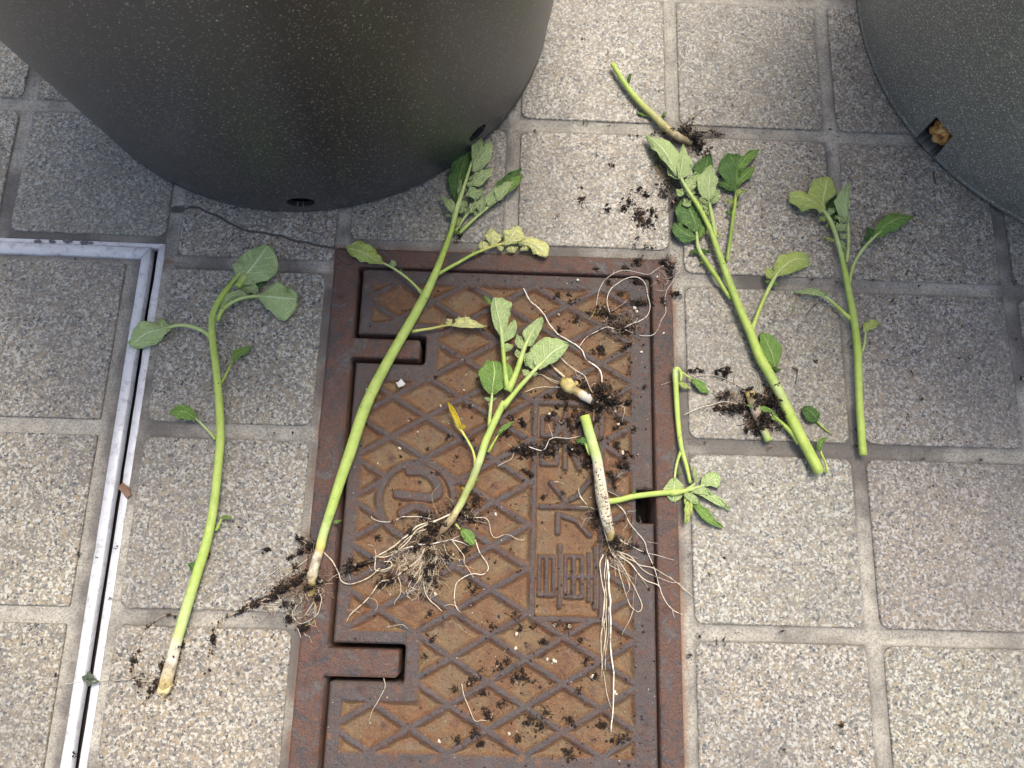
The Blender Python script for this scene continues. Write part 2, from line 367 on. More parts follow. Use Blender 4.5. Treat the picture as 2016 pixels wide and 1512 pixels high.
# ------------------------------------------------------------------ iron lid and frame (heightfields)
def boxsdf(x, y, x0, x1, y0, y1, r=0.0):
    cx, cy = (x0 + x1) / 2, (y0 + y1) / 2; hx, hy = (x1 - x0) / 2 - r, (y1 - y0) / 2 - r
    dx = np.abs(x - cx) - hx; dy = np.abs(y - cy) - hy
    return np.sqrt(np.maximum(dx, 0) ** 2 + np.maximum(dy, 0) ** 2) + np.minimum(np.maximum(dx, dy), 0) - r
def segd(x, y, a, b):
    ax, ay = a; bx, by = b; vx, vy = bx - ax, by - ay; L = vx * vx + vy * vy + 1e-12
    t = np.clip(((x - ax) * vx + (y - ay) * vy) / L, 0, 1)
    return np.hypot(x - ax - t * vx, y - ay - t * vy)
FX0, FX1, FY0, FY1 = -0.2036, -0.0030, -0.2995, 0.0125        # iron frame
LX0, LX1, LY0, LY1 = -0.1862, -0.0165, -0.2850, 0.0000         # lid
T1 = (-0.0432, -0.0548, -0.1500); T2 = (-0.2128, -0.2265, -0.1512)
def lid_sdf(x, y):
    d = boxsdf(x, y, LX0, LX1, LY0, LY1, 0.0022)
    for a, b, xr in (T1, T2):
        d = np.maximum(d, -boxsdf(x, y, -0.25, xr + 0.0030, b - 0.0028, a + 0.0028, 0.002))
    return np.maximum(d, -boxsdf(x, y, -0.0262, 0.02, -0.1437, -0.1250, 0.0022))
def frame_sdf(x, y):
    d = boxsdf(x, y, FX0, FX1, FY0, FY1, 0.002)
    hole = boxsdf(x, y, LX0 - 0.0031, LX1 + 0.0012, LY0 - 0.003, LY1 + 0.0013, 0.002)
    for a, b, xr in (T1, T2):
        hole = np.maximum(hole, -boxsdf(x, y, -0.25, xr, b, a, 0.0018))
    return np.maximum(d, -hole)
GLY = []   # strokes of the three raised characters, unit square: u across, v up, read from below upwards
def stroke(pts): GLY.append(pts)
CH = {
 'liang': [[(.2, .97), (.2, .72), (.8, .72), (.8, .97), (.2, .97)], [(.2, .845), (.8, .845)], [(.02, .62), (.98, .62)],
           [(.18, .53), (.18, .24), (.82, .24), (.82, .53), (.18, .53)], [(.18, .385), (.82, .385)], [(.5, .53), (.5, .02)],
           [(.14, .13), (.86, .13)], [(.02, .02), (.98, .02)]],
 'shui': [[(.5, .97), (.5, .04), (.38, .1)], [(.08, .66), (.38, .66), (.28, .34), (.05, .12)], [(.9, .78), (.62, .55)], [(.52, .62), (.7, .32), (.97, .1)]],
 'qi': [[(.1, .96), (.1, .70), (.42, .70), (.42, .96), (.1, .96)], [(.58, .96), (.58, .70), (.9, .70), (.9, .96), (.58, .96)],
        [(.03, .55), (.97, .55)], [(.5, .68), (.46, .5), (.03, .3)], [(.54, .53), (.97, .3)], [(.66, .66), (.74, .6)],
        [(.12, .28), (.12, .02), (.42, .02), (.42, .28), (.12, .28)], [(.58, .28), (.58, .02), (.9, .02), (.9, .28), (.58, .28)]]}
TXL, TXR = -0.0800, -0.0480
def glyph_segs():
    out = []
    for key, y0, y1 in (('liang', -0.1895, -0.1565), ('shui', -0.1525, -0.1195), ('qi', -0.1155, -0.0825)):
        for pl in CH[key]:
            # turned a quarter left: glyph up -> -x, glyph right -> +y
            w_ = [(TXR - v * (TXR - TXL), y0 + u * (y1 - y0)) for u, v in pl]
            out += list(zip(w_[:-1], w_[1:]))
    return out
GS = glyph_segs()
EC = (-0.1472, -0.1345)
def E_(pts): return [(P(x, y).x, P(x, y).y) for x, y in pts]
EMB = []
for pl, wd in ((E_([(806, 926), (828, 926), (850, 938), (862, 957), (860, 972), (845, 979), (815, 976), (790, 973), (783, 972)]), 0.0022),
               (E_([(790, 1010), (806, 1000), (822, 998), (838, 1003), (848, 1018), (846, 1034)]), 0.0019)):
    pc = catmull([(a, b, 0) for a, b in pl], 0.0015)
    EMB.append((pc, wd))
def lid_relief(x, y):
    """0 on the raised pattern, 1 in the recess"""
    inside = -boxsdf(x, y, -0.1797, -0.0279, -0.2632, -0.0078, 0.0005)
    for x1, y0, y1 in ((-0.1405, -0.0672, -0.0332), (-0.1415, -0.2378, -0.2043)):
        inside = np.minimum(inside, boxsdf(x, y, -0.25, x1, y0, y1, 0.0005))
    a, b = 0.0197, 0.0116
    hyp = math.hypot(a, b)
    X = (x + 0.1440) / (2 * a); Y = (y + 0.0883) / (2 * b)
    f1 = np.abs((X + Y) - np.round(X + Y)) * 2 * a * b / hyp
    f2 = np.abs((X - Y) - np.round(X - Y)) * 2 * a * b / hyp
    HW = 0.00095
    rid = np.minimum(f1, f2) - HW
    # emblem disc and text panel carry no diamonds
    rc = np.hypot(x - EC[0], y - EC[1])
    rid = np.where(rc < 0.0205, 1.0, rid)
    tb = boxsdf(x, y, -0.0825, -0.0455, -0.1950, -0.0775, 0.001)
    rid = np.where(tb < 0, 1.0, rid)
    rid = np.minimum(rid, np.abs(rc - 0.0203) - 0.0014)
    rid = np.minimum(rid, np.abs(tb) - 0.0011)
    g = np.full(x.shape, 1.0)
    for (s0, s1) in GS: g = np.minimum(g, segd(x, y, s0, s1))
    rid = np.minimum(rid, g - np.where(y > -0.154, 0.00115, 0.00088))
    for pc, wd in EMB:
        e = np.full(x.shape, 1.0)
        for k in range(len(pc) - 1): e = np.minimum(e, segd(x, y, pc[k][:2], pc[k + 1][:2]))
        rid = np.minimum(rid, e - wd)
    d = np.minimum(inside, rid)
    lim = np.where(tb < -0.001, 0.0014, np.where(rc < 0.019, 0.0018, 0.0029))
    return sstep(0, 1, np.clip((d + 0.0003) / lim, 0, 1))
DEPTH = 0.0024
def grid_obj(name, x0, x1, y0, y1, res, sdf, hfun, mat, skirt, parent=None, colfun=None, drop=0.0011):
    nx = int((x1 - x0) / res) + 1; ny = int((y1 - y0) / res) + 1
    gx, gy = np.meshgrid(np.linspace(x0, x1, nx), np.linspace(y0, y1, ny))
    e = res * 0.5
    for it in range(2):
        d = sdf(gx, gy)
        ddx = (sdf(gx + e, gy) - sdf(gx - e, gy)) / (2 * e); ddy = (sdf(gx, gy + e) - sdf(gx, gy - e)) / (2 * e)
        mk = (d > 0) & (d < res * 1.2)
        gx = np.where(mk, gx - ddx * d, gx); gy = np.where(mk, gy - ddy * d, gy)
    d0 = sdf(gx, gy); ins = d0 < 1e-5
    keep = ins[:-1, :-1] & ins[1:, :-1] & ins[:-1, 1:] & ins[1:, 1:]
    z = hfun(gx, gy) - drop * np.clip(1 + d0 / 0.0013, 0, 1) ** 2
    idx = np.arange(nx * ny).reshape(ny, nx)
    f = np.stack([idx[:-1, :-1][keep], idx[:-1, 1:][keep], idx[1:, 1:][keep], idx[1:, :-1][keep]], -1)
    used = np.zeros(nx * ny, bool); used[f.ravel()] = True
    remap = -np.ones(nx * ny, int); remap[used] = np.arange(used.sum())
    V = np.stack([gx.ravel(), gy.ravel(), z.ravel()], -1)[used]; F = remap[f]
    col = colfun(V[:, 0], V[:, 1]) if colfun else np.ones((len(V), 3))
    # skirt
    ed = {}
    E = np.concatenate([F[:, [0, 1]], F[:, [1, 2]], F[:, [2, 3]], F[:, [3, 0]]])
    key = np.sort(E, axis=1); kk = key[:, 0].astype(np.int64) * 10000000 + key[:, 1]
    u, ix, ct = np.unique(kk, return_index=True, return_counts=True)
    BE = E[ix[ct == 1]]
    bv = np.unique(BE); m2 = {int(b): len(V) + i for i, b in enumerate(bv)}
    V2 = V[bv].copy(); V2[:, 2] = -skirt
    V = np.concatenate([V, V2]); col = np.concatenate([col, col[bv]])
    SF = [(int(b), int(a), m2[int(a)], m2[int(b)]) for a, b in BE]
    mb = MB(); mb.v = V.tolist(); mb.f = F.tolist() + SF; mb.c = col.tolist(); mb.uv = [(0, 0)] * len(V); mb.mi = [0] * len(mb.f)
    return mb.build(name, mat, parent)
lid_h = lambda x, y: -0.0006 - DEPTH * lid_relief(x, y) + 0.00022 * (fbm(x * 500, y * 500, 3, 3) - .5) + 0.0004 * (fbm(x * 60, y * 60, 9, 2) - .5)
lid_c = lambda x, y: np.stack([lid_relief(x, y), 0 * x, 0 * x], -1)
lid = grid_obj('meter_box_cover', LX0 - .001, LX1 + .001, LY0 - .001, LY1 + .001, 0.00052, lid_sdf, lid_h, M_LID, 0.018, colfun=lid_c)  # cast iron lid of a water meter box
tag(lid, 'rusty cast iron lid with diamond ridges, round emblem and raised characters', 'meter box cover')
frm = grid_obj('meter_box_surround', FX0 - .001, FX1 + .001, FY0 - .001, FY1 + .001, 0.0009, frame_sdf,
               lambda x, y: 0.0002 + 0.0006 * (fbm(x * 220, y * 220, 5, 4) - .5), M_FRAME, 0.03, drop=0.0010)  # iron surround of the same water meter box
tag(frm, 'rusty iron surround with two hinge tongues, set in tiles around the lid', 'frame')

def ground_z(x, y):
    x = np.atleast_1d(np.asarray(x, float)); y = np.atleast_1d(np.asarray(y, float))
    z = np.zeros(x.shape)
    inl = lid_sdf(x, y) < 0
    z = np.where(inl, lid_h(x, y), z)
    return z

# ------------------------------------------------------------------ paving
HX0, HX1, HY0, HY1 = -0.72, -0.3035, -0.40, 0.0115      # hatch outer frame
CRK = [(p.x, p.y) for p in [P(*a) for a in q('a', [(985, 1182), (1040, 1182), (1085, 1170), (1130, 1175), (1165, 1196), (1200, 1210), (1232, 1218), (1260, 1235), (1296, 1260), (1330, 1275), (1375, 1298), (1420, 1310), (1460, 1312), (1500, 1318), (1550, 1330), (1600, 1335), (1640, 1352), (1680, 1365), (1740, 1372), (1800, 1390), (1885, 1402)])]]
def rust_col(x, y):
    d = boxsdf(x, y, FX0, FX1, FY0, FY1); n = fbm(x * 90, y * 90, 21, 4); n2 = fbm(x * 260, y * 260, 22, 3)
    rust = np.clip(1.0 - d / 0.0045 * (0.55 + 1.3 * n2), 0, 1) * 0.75 * sstep(.25, .55, n)
    p = P(335, 516); rust += 0.95 * np.exp(-((x - p.x) ** 2 / 0.000090 + (y - p.y) ** 2 / 0.000022)) * sstep(.3, .6, n2)
    p = P(590, 1400); rust += 0.55 * np.exp(-((x - p.x) ** 2 / 0.00003 + (y - p.y) ** 2 / 0.004)) * sstep(.2, .7, n)
    gx = np.abs(x - np.round(x * 10) / 10); gy = np.abs(y - np.round(y * 10) / 10)
    edge = np.where(gx < gy, gx, gy)
    gr = 0.6 * sstep(0.0030, 0.0043, edge) * (0.4 + 0.9 * n) + 0.75 * sstep(.44, .68, fbm(x * 24, y * 24, 31, 5))
    for (px, py, sx, sy) in ((327, 460, 0.006, 0.009), (670, 455, 0.012, 0.006), (1322, 400, 0.005, 0.02), (1000, 300, 0.006, 0.02), (1640, 560, 0.05, 0.004), (1660, 700, .004, .03), (1335, 900, .003, .06)):
        p = P(px, py); gr += 0.5 * np.exp(-((x - p.x) / sx) ** 2 - ((y - p.y) / sy) ** 2) * (0.5 + n2)
    cd_ = np.full(x.shape, 1.0)
    for a_, b_ in zip(CRK[:-1], CRK[1:]): cd_ = np.minimum(cd_, segd(x, y, a_, b_))
    gr = np.maximum(gr, 1.0 * (cd_ < 0.0022))
    return np.stack([np.clip(rust, 0, .9) * (cd_ > .0022), np.clip(gr, 0, .85) + .15 * (cd_ < .0022), 0 * x], -1)
def grout_sdf(x, y):
    d = boxsdf(x, y, -0.62, 0.52, -0.52, 0.42)
    d = np.maximum(d, -boxsdf(x, y, FX0, FX1, FY0, FY1, 0.002))
    return np.maximum(d, -boxsdf(x, y, HX0, HX1, HY0, HY1))
def grout_h(x, y):
    gx = np.abs(x - np.round(x * 10) / 10); gy = np.abs(y - np.round(y * 10) / 10)
    d = np.minimum(gx, gy)
    return -0.0015 + 0.0007 * sstep(0.0012, 0.0040, d) + 0.0008 * (fbm(x * 70, y * 70, 41, 4) - .5) - 0.0002
gro = grid_obj('mortar_bed', -0.62, 0.52, -0.52, 0.42, 0.0012, grout_sdf, grout_h, M_GROUT, 0.012, colfun=rust_col, drop=0.0)
tag(gro, kind='structure')
mb = MB()
Z0 = -0.0024; B = 30
def sheet(x0, x1, y0, y1): mb.add([(x0, y0, Z0), (x1, y0, Z0), (x1, y1, Z0), (x0, y1, Z0)], [(0, 1, 2, 3)], [(0, 0, 0)] * 4)
sheet(-B, -0.72, -B, B); sheet(0.52, B, -B, B); sheet(-0.72, 0.52, 0.42, B); sheet(-0.72, 0.52, -B, -0.52)
sheet(-0.72, -0.62, 0.0115, 0.42); sheet(-0.72, -0.62, -0.52, -0.40)
tag(mb.build('ground', M_GROUT), kind='structure')
mb = MB(); mb.add([(-0.75, -0.45, -0.028), (0.02, -0.45, -0.028), (0.02, 0.03, -0.028), (-0.75, 0.03, -0.028)], [(0, 1, 2, 3)])
tag(mb.build('pit_floor', M_PIT), kind='structure')

def offset_poly(pl, d):
    n = len(pl); out = []
    for i in range(n):
        a = Vector(pl[i - 1]); b = Vector(pl[i]); c = Vector(pl[(i + 1) % n])
        e1 = (b - a).normalized(); e2 = (c - b).normalized()
        n1 = Vector((-e1.y, e1.x)); n2 = Vector((-e2.y, e2.x)); m_ = (n1 + n2)
        m_ = m_ / max(0.5, m_.length_squared / 2) if m_.length > 1e-6 else n1
        out.append(b + m_ * d * (1.0 if m_.length < 2 else 0.5))
    return out
def rrect(x0, x1, y0, y1, r=0.0055, n=5):
    out = []
    for cx, cy, a0 in ((x0 + r, y0 + r, 180), (x1 - r, y0 + r, 270), (x1 - r, y1 - r, 0), (x0 + r, y1 - r, 90)):
        for k in range(n):
            a = R(a0 + 90 * k / (n - 1)); out.append((cx + r * math.cos(a), cy + r * math.sin(a)))
    return out
def tile(mb, pl, dz=0.0, bev=0.0009, c=(1, 1, 1)):
    r0 = [(p[0], p[1], -0.008) for p in pl]; r1 = [(p[0], p[1], -0.0010 + dz) for p in pl]
    i1 = offset_poly(pl, bev * .35); i2 = offset_poly(pl, bev)
    r2 = [(p.x, p.y, -0.0003 + dz) for p in i1]; r3 = [(p.x, p.y, dz) for p in i2]
    n = len(pl); fs = []
    for ring in range(3):
        for k in range(n): fs.append((ring * n + k, ring * n + (k + 1) % n, (ring + 1) * n + (k + 1) % n, (ring + 1) * n + k))
    fs.append(tuple(range(3 * n, 4 * n)))
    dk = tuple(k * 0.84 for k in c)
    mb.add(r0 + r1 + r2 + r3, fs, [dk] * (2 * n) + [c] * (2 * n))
G = 0.00425
mb = MB()
for i in range(-17, 16):
    for j in range(-16, 17):
        x0, x1, y0, y1 = i * .1 + G, (i + 1) * .1 - G, j * .1 + G, (j + 1) * .1 - G
        if i == -3 and -5 < j < 0: x0 = -0.2992
        # cut back round the ironwork
        for (a0, a1, b0, b1, cl, ct) in ((FX0, FX1, FY0, FY1, 0.0042, 0.0060), (HX0, HX1, HY0, HY1, 0.0038, 0.0040)):
            if x0 < a1 - .001 and x1 > a0 + .001 and y0 < b1 + .001 and y1 > b0 - .001:
                if y1 > b1 + 0.03: y0 = max(y0, b1 + ct)
                elif y0 < b0 - 0.03: y1 = min(y1, b0 - ct)
                elif x1 > a1 + 0.03: x0 = max(x0, a1 + cl)
                elif x0 < a0 - 0.03: x1 = min(x1, a0 - cl)
                else: x1 = x0
        if i == -3 and -3 <= j < 0: x1 = min(x1, FX0 - .0042)
        if x1 - x0 < .01 or y1 - y0 < .01: continue
        v = 0.94 + 0.11 * rng.random(); c = (v * (1 + .03 * rng.uniform(-1, 1)), v, v * (1 + .04 * rng.uniform(-1, 1)))
        if (i, j) == (1, -2) or (i, j) == (1, -1): c = (0.97, 0.95, 0.99) if j == -1 else (0.88, 0.86, 0.90)
        if (i, j) == (-3, 0):
            top = [(x0, CRK[0][1])] + [(a, b) for a, b in CRK if x0 < a < x1] + [(x1, CRK[-1][1])]
            hw = 0.0006
            up = [(a, b + hw) for a, b in top] + [(x1, y1 - .002), (x1 - .003, y1), (x0 + .003, y1), (x0, y1 - .002)]
            lo = [(x0 + .003, y0), (x1 - .003, y0), (x1, y0 + .003)] + [(a, b - hw) for a, b in top[::-1]] + [(x0, y0 + .003)]
            tile(mb, up, 0.0002, 0.0005, c); tile(mb, lo, -0.0002, 0.0005, c); continue
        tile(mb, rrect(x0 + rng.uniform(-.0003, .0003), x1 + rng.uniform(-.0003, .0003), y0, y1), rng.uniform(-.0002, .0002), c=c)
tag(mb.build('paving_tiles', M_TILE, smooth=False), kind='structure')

# ------------------------------------------------------------------ aluminium framed hatch
def bar(mb, x0, x1, y0, y1, z0, z1, b=0.0004):
    v = [(x0, y0, z0), (x1, y0, z0), (x1, y1, z0), (x0, y1, z0), (x0, y0, z1 - b), (x1, y0, z1 - b), (x1, y1, z1 - b), (x0, y1, z1 - b),
         (x0 + b, y0 + b, z1), (x1 - b, y0 + b, z1), (x1 - b, y1 - b, z1), (x0 + b, y1 - b, z1)]
    mb.add(v, [(0, 3, 2, 1), (0, 1, 5, 4), (1, 2, 6, 5), (2, 3, 7, 6), (3, 0, 4, 7), (4, 5, 9, 8), (5, 6, 10, 9), (6, 7, 11, 10), (7, 4, 8, 11), (8, 9, 10, 11)])
def mitre(mb, ix1, iy1, wd_x, wd_y, x0, y0, z0, z1, gap=0.0, rough=0.0):
    """right hand and top rails of a rectangular frame, plus the left and bottom ones; outer corner at ix1, iy1"""
    def rail(a, b, c, d, n=40):
        # a-b outer edge, d-c inner edge; wavy worn edges
        A, B_, C_, D = map(np.array, (a, b, c, d)); vs = []; fs = []
        for k in range(n + 1):
            t = k / n; o_ = A + (B_ - A) * t; i_ = D + (C_ - D) * t
            nn = (o_ - i_); nn = nn / np.linalg.norm(nn)
            e1 = rough * (vnoise(t * 37 + a[0] * 100, 0.5, 3) - .5); e2 = rough * (vnoise(t * 41 + a[1] * 90, 0.5, 4) - .5)
            o2 = o_ + nn * e1; i2 = i_ - nn * e2; b = 0.00045
            o3 = o2 - nn * b; i3 = i2 + nn * b
            vs += [(o2[0], o2[1], z0), (o2[0], o2[1], z1 - b), (o3[0], o3[1], z1), (i3[0], i3[1], z1), (i2[0], i2[1], z1 - b), (i2[0], i2[1], z0)]
            if k:
                p_ = (k - 1) * 6
                for m_ in range(5): fs.append((p_ + m_, p_ + m_ + 1, p_ + m_ + 7, p_ + m_ + 6))
        fs += [(5, 4, 3, 2, 1, 0), tuple(range(n * 6, n * 6 + 6))]
        mb.add(vs, fs)
    g = gap
    rail((ix1, y0 + g), (ix1, iy1 - g), (ix1 - wd_x, iy1 - wd_y - g), (ix1 - wd_x, y0 + wd_x + g))
    rail((ix1 - g, iy1), (x0 + g, iy1), (x0 + wd_x + g, iy1 - wd_y), (ix1 - wd_x - g, iy1 - wd_y))
    rail((x0, iy1 - g), (x0, y0 + g), (x0 + wd_x, y0 + wd_x + g), (x0 + wd_x, iy1 - wd_y - g))
    rail((x0 + g, y0), (ix1 - g, y0), (ix1 - wd_x - g, y0 + wd_x), (x0 + wd_x + g, y0 + wd_x))
mb = MB(); mitre(mb, HX1, HY1, 0.0044, 0.0030, HX0, HY0, -0.0065, -0.0012, rough=0.0009)
hf = mb.build('hatch_surround', M_ALU)
tag(hf, 'thin outer aluminium angle set in mortar around the tiled hatch at left', 'frame')
# four dark mortar dabs on the top rail
mb = MB()
for px, py, rx in ((72, 474, 8), (101, 474, 7), (132, 473, 10), (165, 476, 9), (178, 477, 5)):
    c = P(px, py); vs = []; n = 12
    for k in range(n):
        a = 2 * math.pi * k / n; s_ = .00028 * rx * (.8 + .4 * rng.random()); vs.append((c.x + s_ * math.cos(a), c.y + s_ * .62 * math.sin(a), -0.0007))
    vs.append((c.x, c.y, -0.0002)); mb.add(vs, [(k, (k + 1) % n, n) for k in range(n)])
M_DAB = mat_simple('grey_mortar_dab', (0.10, 0.095, 0.10), (0.17, 0.16, 0.165), 200, 0.8)
mb.build('mortar_dab', M_DAB, hf)
hatch = empty('floor_hatch', (-0.5, -0.2, 0), 'tiled floor hatch edged with a bright worn aluminium strip at left', 'hatch')
mb = MB(); IX1, IY1 = -0.3108, 0.0080
mitre(mb, IX1, IY1, 0.0054, 0.0070, HX0 + .008, HY0 + .008, -0.0042, 0.0006, gap=0.0005, rough=0.0009)
mb.build('edge_strip', M_ALU, hatch)
mb = MB(); sheetv = (HX0 + .013, IX1 - .0054, HY0 + .013, IY1 - .007)
nx, ny = 120, 120; vs = []; fs = []
for jj in range(ny + 1):
    for ii in range(nx + 1):
        x = sheetv[0] + (sheetv[1] - sheetv[0]) * ii / nx; y = sheetv[2] + (sheetv[3] - sheetv[2]) * jj / ny
        vs.append((x, y, float(-0.0014 + 0.001 * (fbm(x * 90, y * 90, 51, 3) - .5))))
        if ii and jj: k = jj * (nx + 1) + ii; fs.append((k - nx - 2, k - nx - 1, k, k - 1))
vv = np.array(vs); cc = np.stack([0 * vv[:, 0], np.clip(sstep(-.009, 0, vv[:, 0] - sheetv[1]) * 1.1 * (fbm(vv[:, 0] * 200, vv[:, 1] * 200, 5, 3) + .3) + .5 * sstep(-0.004, 0, vv[:, 1] - sheetv[3]), 0, .8), 0 * vv[:, 0]], -1)
mb.add(vs, fs, cc.tolist()); mb.build('mortar', M_GROUT, hatch)
mb = MB(); mb.add([(HX1 - .0044, HY0, -.0075), (HX1 - .0044, HY1 - .003, -.0075), (IX1 - .005, HY1 - .003, -.0075), (IX1 - .005, HY0, -.0075)], [(0, 3, 2, 1)]); mb.build('gap_shade', M_PIT, hatch)  # near-black sheet, paints the deep shade of the gap beside the strip
mb = MB(); xs = [(-0.4160, -0.3247), (-0.5160, -0.4245), (-0.6160, -0.5245), (-0.7040, -0.6245)]
for a, b in xs:
    for j in range(4):
        y1 = -0.0024 if j == 0 else -.1 * j - G; y0 = -.1 * (j + 1) + G
        if j == 3: y0 = -0.385
        v = 0.96 + 0.1 * rng.random(); tile(mb, rrect(a, b, y0, y1, 0.0008, 2), 0.0001 * j, 0.0006, (v * 1.01, v, v * .99))
mb.build('tile_inlay', M_INLAY, hatch, smooth=False)

# ------------------------------------------------------------------ pots
def make_pot(name, c, r0, sl_, h, mat, label, cutters, dimples=()):
    RC = Vector((c[0], c[1], 0))
    prof = [(0.0, 0.0), (r0 - .006, 0.0), (r0 - 0.0004, 0.0010), (r0 + 0.0003, 0.0022), (r0 + 0.0002, 0.0038), (r0 - 0.0001, 0.0044)]
    prof += [(r0 - .0002 + sl_ * z, z) for z in np.linspace(0.006, h - .02, 24)]
    R1 = r0 + sl_ * h
    prof += [(R1 + .001, h - .018), (R1 + .006, h - .016), (R1 + .0075, h - .013), (R1 + .0075, h - .003), (R1 + .005, h), (R1 - .002, h), (R1 - .0045, h - .004)]
    prof += [(r0 - .0035 + sl_ * z, z) for z in np.linspace(h - .02, 0.006, 20)] + [(0.0, 0.006)]
    n = 160; vs = [(0, 0, prof[0][1])]; uv = [(0, 0)]; fs = []
    for k, (r_, z) in enumerate(prof[1:-1]):
        for a in range(n):
            t = 2 * math.pi * a / n; vs.append((r_ * math.cos(t), r_ * math.sin(t), z)); uv.append((t * r0, z))
    vs.append((0, 0, prof[-1][1])); uv.append((0, 0)); L = len(prof) - 2
    for a in range(n): fs.append((0, 1 + (a + 1) % n, 1 + a)); fs.append((len(vs) - 1, 1 + (L - 1) * n + a, 1 + (L - 1) * n + (a + 1) % n))
    for k in range(L - 1):
        for a in range(n):
            i0 = 1 + k * n + a; i1 = 1 + k * n + (a + 1) % n; fs.append((i0, i1, i1 + n, i0 + n))
    mb = MB(); mb.add(vs, fs, None, uv); o = mb.build(name, mat)
    o.location = (c[0], c[1], 0)
    tmp = []
    for (pt, size, kind, depth) in list(cutters) + list(dimples):
        rad = Vector((pt.x - c[0], pt.y - c[1], 0)).normalized(); up = Vector((0, 0, 1)); tn = up.cross(rad)
        m2 = MB(); nn = 4 if kind == 'diamond' else 28; vv = []
        for dd in (-depth, 0.02):
            for k in range(nn):
                a = 2 * math.pi * k / nn
                p_ = (size[k] - RC + rad * dd) if kind == 'diamond' else Vector((pt.x - c[0], pt.y - c[1], pt.z)) + rad * dd + tn * math.cos(a) * size[0] + up * math.sin(a) * size[1]
                vv.append(p_)
        ff = [tuple(range(nn))[::-1], tuple(range(nn, 2 * nn))] + [(k, (k + 1) % nn, nn + (k + 1) % nn, nn + k) for k in range(nn)]
        m2.add(vv, ff); co_ = m2.build('cutter', mat); co_.location = o.location
        bm = bmesh.new(); bm.from_mesh(co_.data); bmesh.ops.recalc_face_normals(bm, faces=bm.faces); bm.to_mesh(co_.data); bm.free()
        md = o.modifiers.new('cut', 'BOOLEAN'); md.object = co_; md.operation = 'DIFFERENCE'; md.solver = 'EXACT'; tmp.append(co_)
    bpy.context.view_layer.update()
    dg = bpy.context.evaluated_depsgraph_get(); me = bpy.data.meshes.new_from_object(o.evaluated_get(dg)); me.name = name
    o.modifiers.clear(); o.data = me
    for t_ in tmp: bpy.data.objects.remove(t_)
    bm = bmesh.new(); bm.from_mesh(me); uvl = bm.loops.layers.uv.active        # seam-free cylindrical layout in metres
    for f in bm.faces:
        ts = [math.atan2(l_.vert.co.y, l_.vert.co.x) for l_ in f.loops]; wrap = max(ts) - min(ts) > math.pi
        for l_, t_ in zip(f.loops, ts):
            if wrap and t_ < 0: t_ += 2 * math.pi
            l_[uvl].uv = (t_ * r0, l_.vert.co.z)
        f.smooth = f.calc_area() < 1 and abs(f.normal.z) < 0.98
    for e in bm.edges:
        if len(e.link_faces) == 2 and e.calc_face_angle(0) > R(38): e.smooth = False
    bm.to_mesh(me); bm.free()
    tag(o, label, 'plant pot', 'large plastic plant pots')
    mb = MB(); vs = [(0, 0, h * .8)]; n = 60                        # compost filling
    prof2 = [(r0 - .0045 + sl_ * h * .8, h * .8)] + [(r0 - .0045 + sl_ * z, z) for z in (h * .4, .0075)]
    for r_, z in prof2:
        for a in range(n): t = 2 * math.pi * a / n; vs.append((r_ * math.cos(t), r_ * math.sin(t), z))
    vs.append((0, 0, .0075)); fs = [(0, 1 + a, 1 + (a + 1) % n) for a in range(n)]
    for k in range(2):
        for a in range(n): fs.append((1 + k * n + a, 1 + (k + 1) * n + a, 1 + (k + 1) * n + (a + 1) % n, 1 + k * n + (a + 1) % n))
    for a in range(n): fs.append((len(vs) - 1, 1 + 2 * n + (a + 1) % n, 1 + 2 * n + a))
    return o, mb, vs, fs
def on_pot(px, py, c, r0, sl_):
    d = CM @ Vector(((px - 1008) / 1500.0, -(py - 756) / 1500.0, -1.0)); best = None
    lo, hi = 0.1, 1.5
    f = lambda t: (math.hypot(CAM.x + d.x * t - c[0], CAM.y + d.y * t - c[1]) - (r0 + sl_ * (CAM.z + d.z * t)))
    t = 0.05
    while t < 1.5 and f(t) > 0: t += 0.0005
    return CAM + d * t
PC1, PR1 = (-0.2353, 0.1893), 0.1558
PC2, PR2 = (0.2955, 0.1954), 0.1715
h1 = on_pot(592, 399, PC1, PR1, .1); h2 = on_pot(941, 262, PC1, PR1, .1)
h1.z = max(h1.z, .010); h2.z = max(h2.z, .011)
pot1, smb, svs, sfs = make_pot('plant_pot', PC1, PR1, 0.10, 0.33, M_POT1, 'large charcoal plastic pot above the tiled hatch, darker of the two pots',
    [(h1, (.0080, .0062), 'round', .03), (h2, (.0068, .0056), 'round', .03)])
smb.add(svs, sfs); cs = smb.build('compost', M_SOIL); cs.location = pot1.location; tag(cs, 'dark compost filling the charcoal pot', 'soil', kind='stuff')
h3 = on_pot(1841, 271, PC2, PR2, .12)
h4 = on_pot(1872, 342, PC2, PR2, .12); h5 = on_pot(1817, 278, PC2, PR2, .12)
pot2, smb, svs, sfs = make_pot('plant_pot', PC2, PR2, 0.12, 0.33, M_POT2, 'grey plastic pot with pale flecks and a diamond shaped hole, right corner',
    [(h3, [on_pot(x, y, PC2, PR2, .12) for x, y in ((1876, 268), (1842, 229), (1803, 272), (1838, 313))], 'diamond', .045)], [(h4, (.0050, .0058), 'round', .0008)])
smb.add([v for v in svs], sfs); cs = smb.build('compost', M_SOIL); cs.location = pot2.location; tag(cs, 'dark compost filling the flecked grey pot', 'soil', kind='stuff')

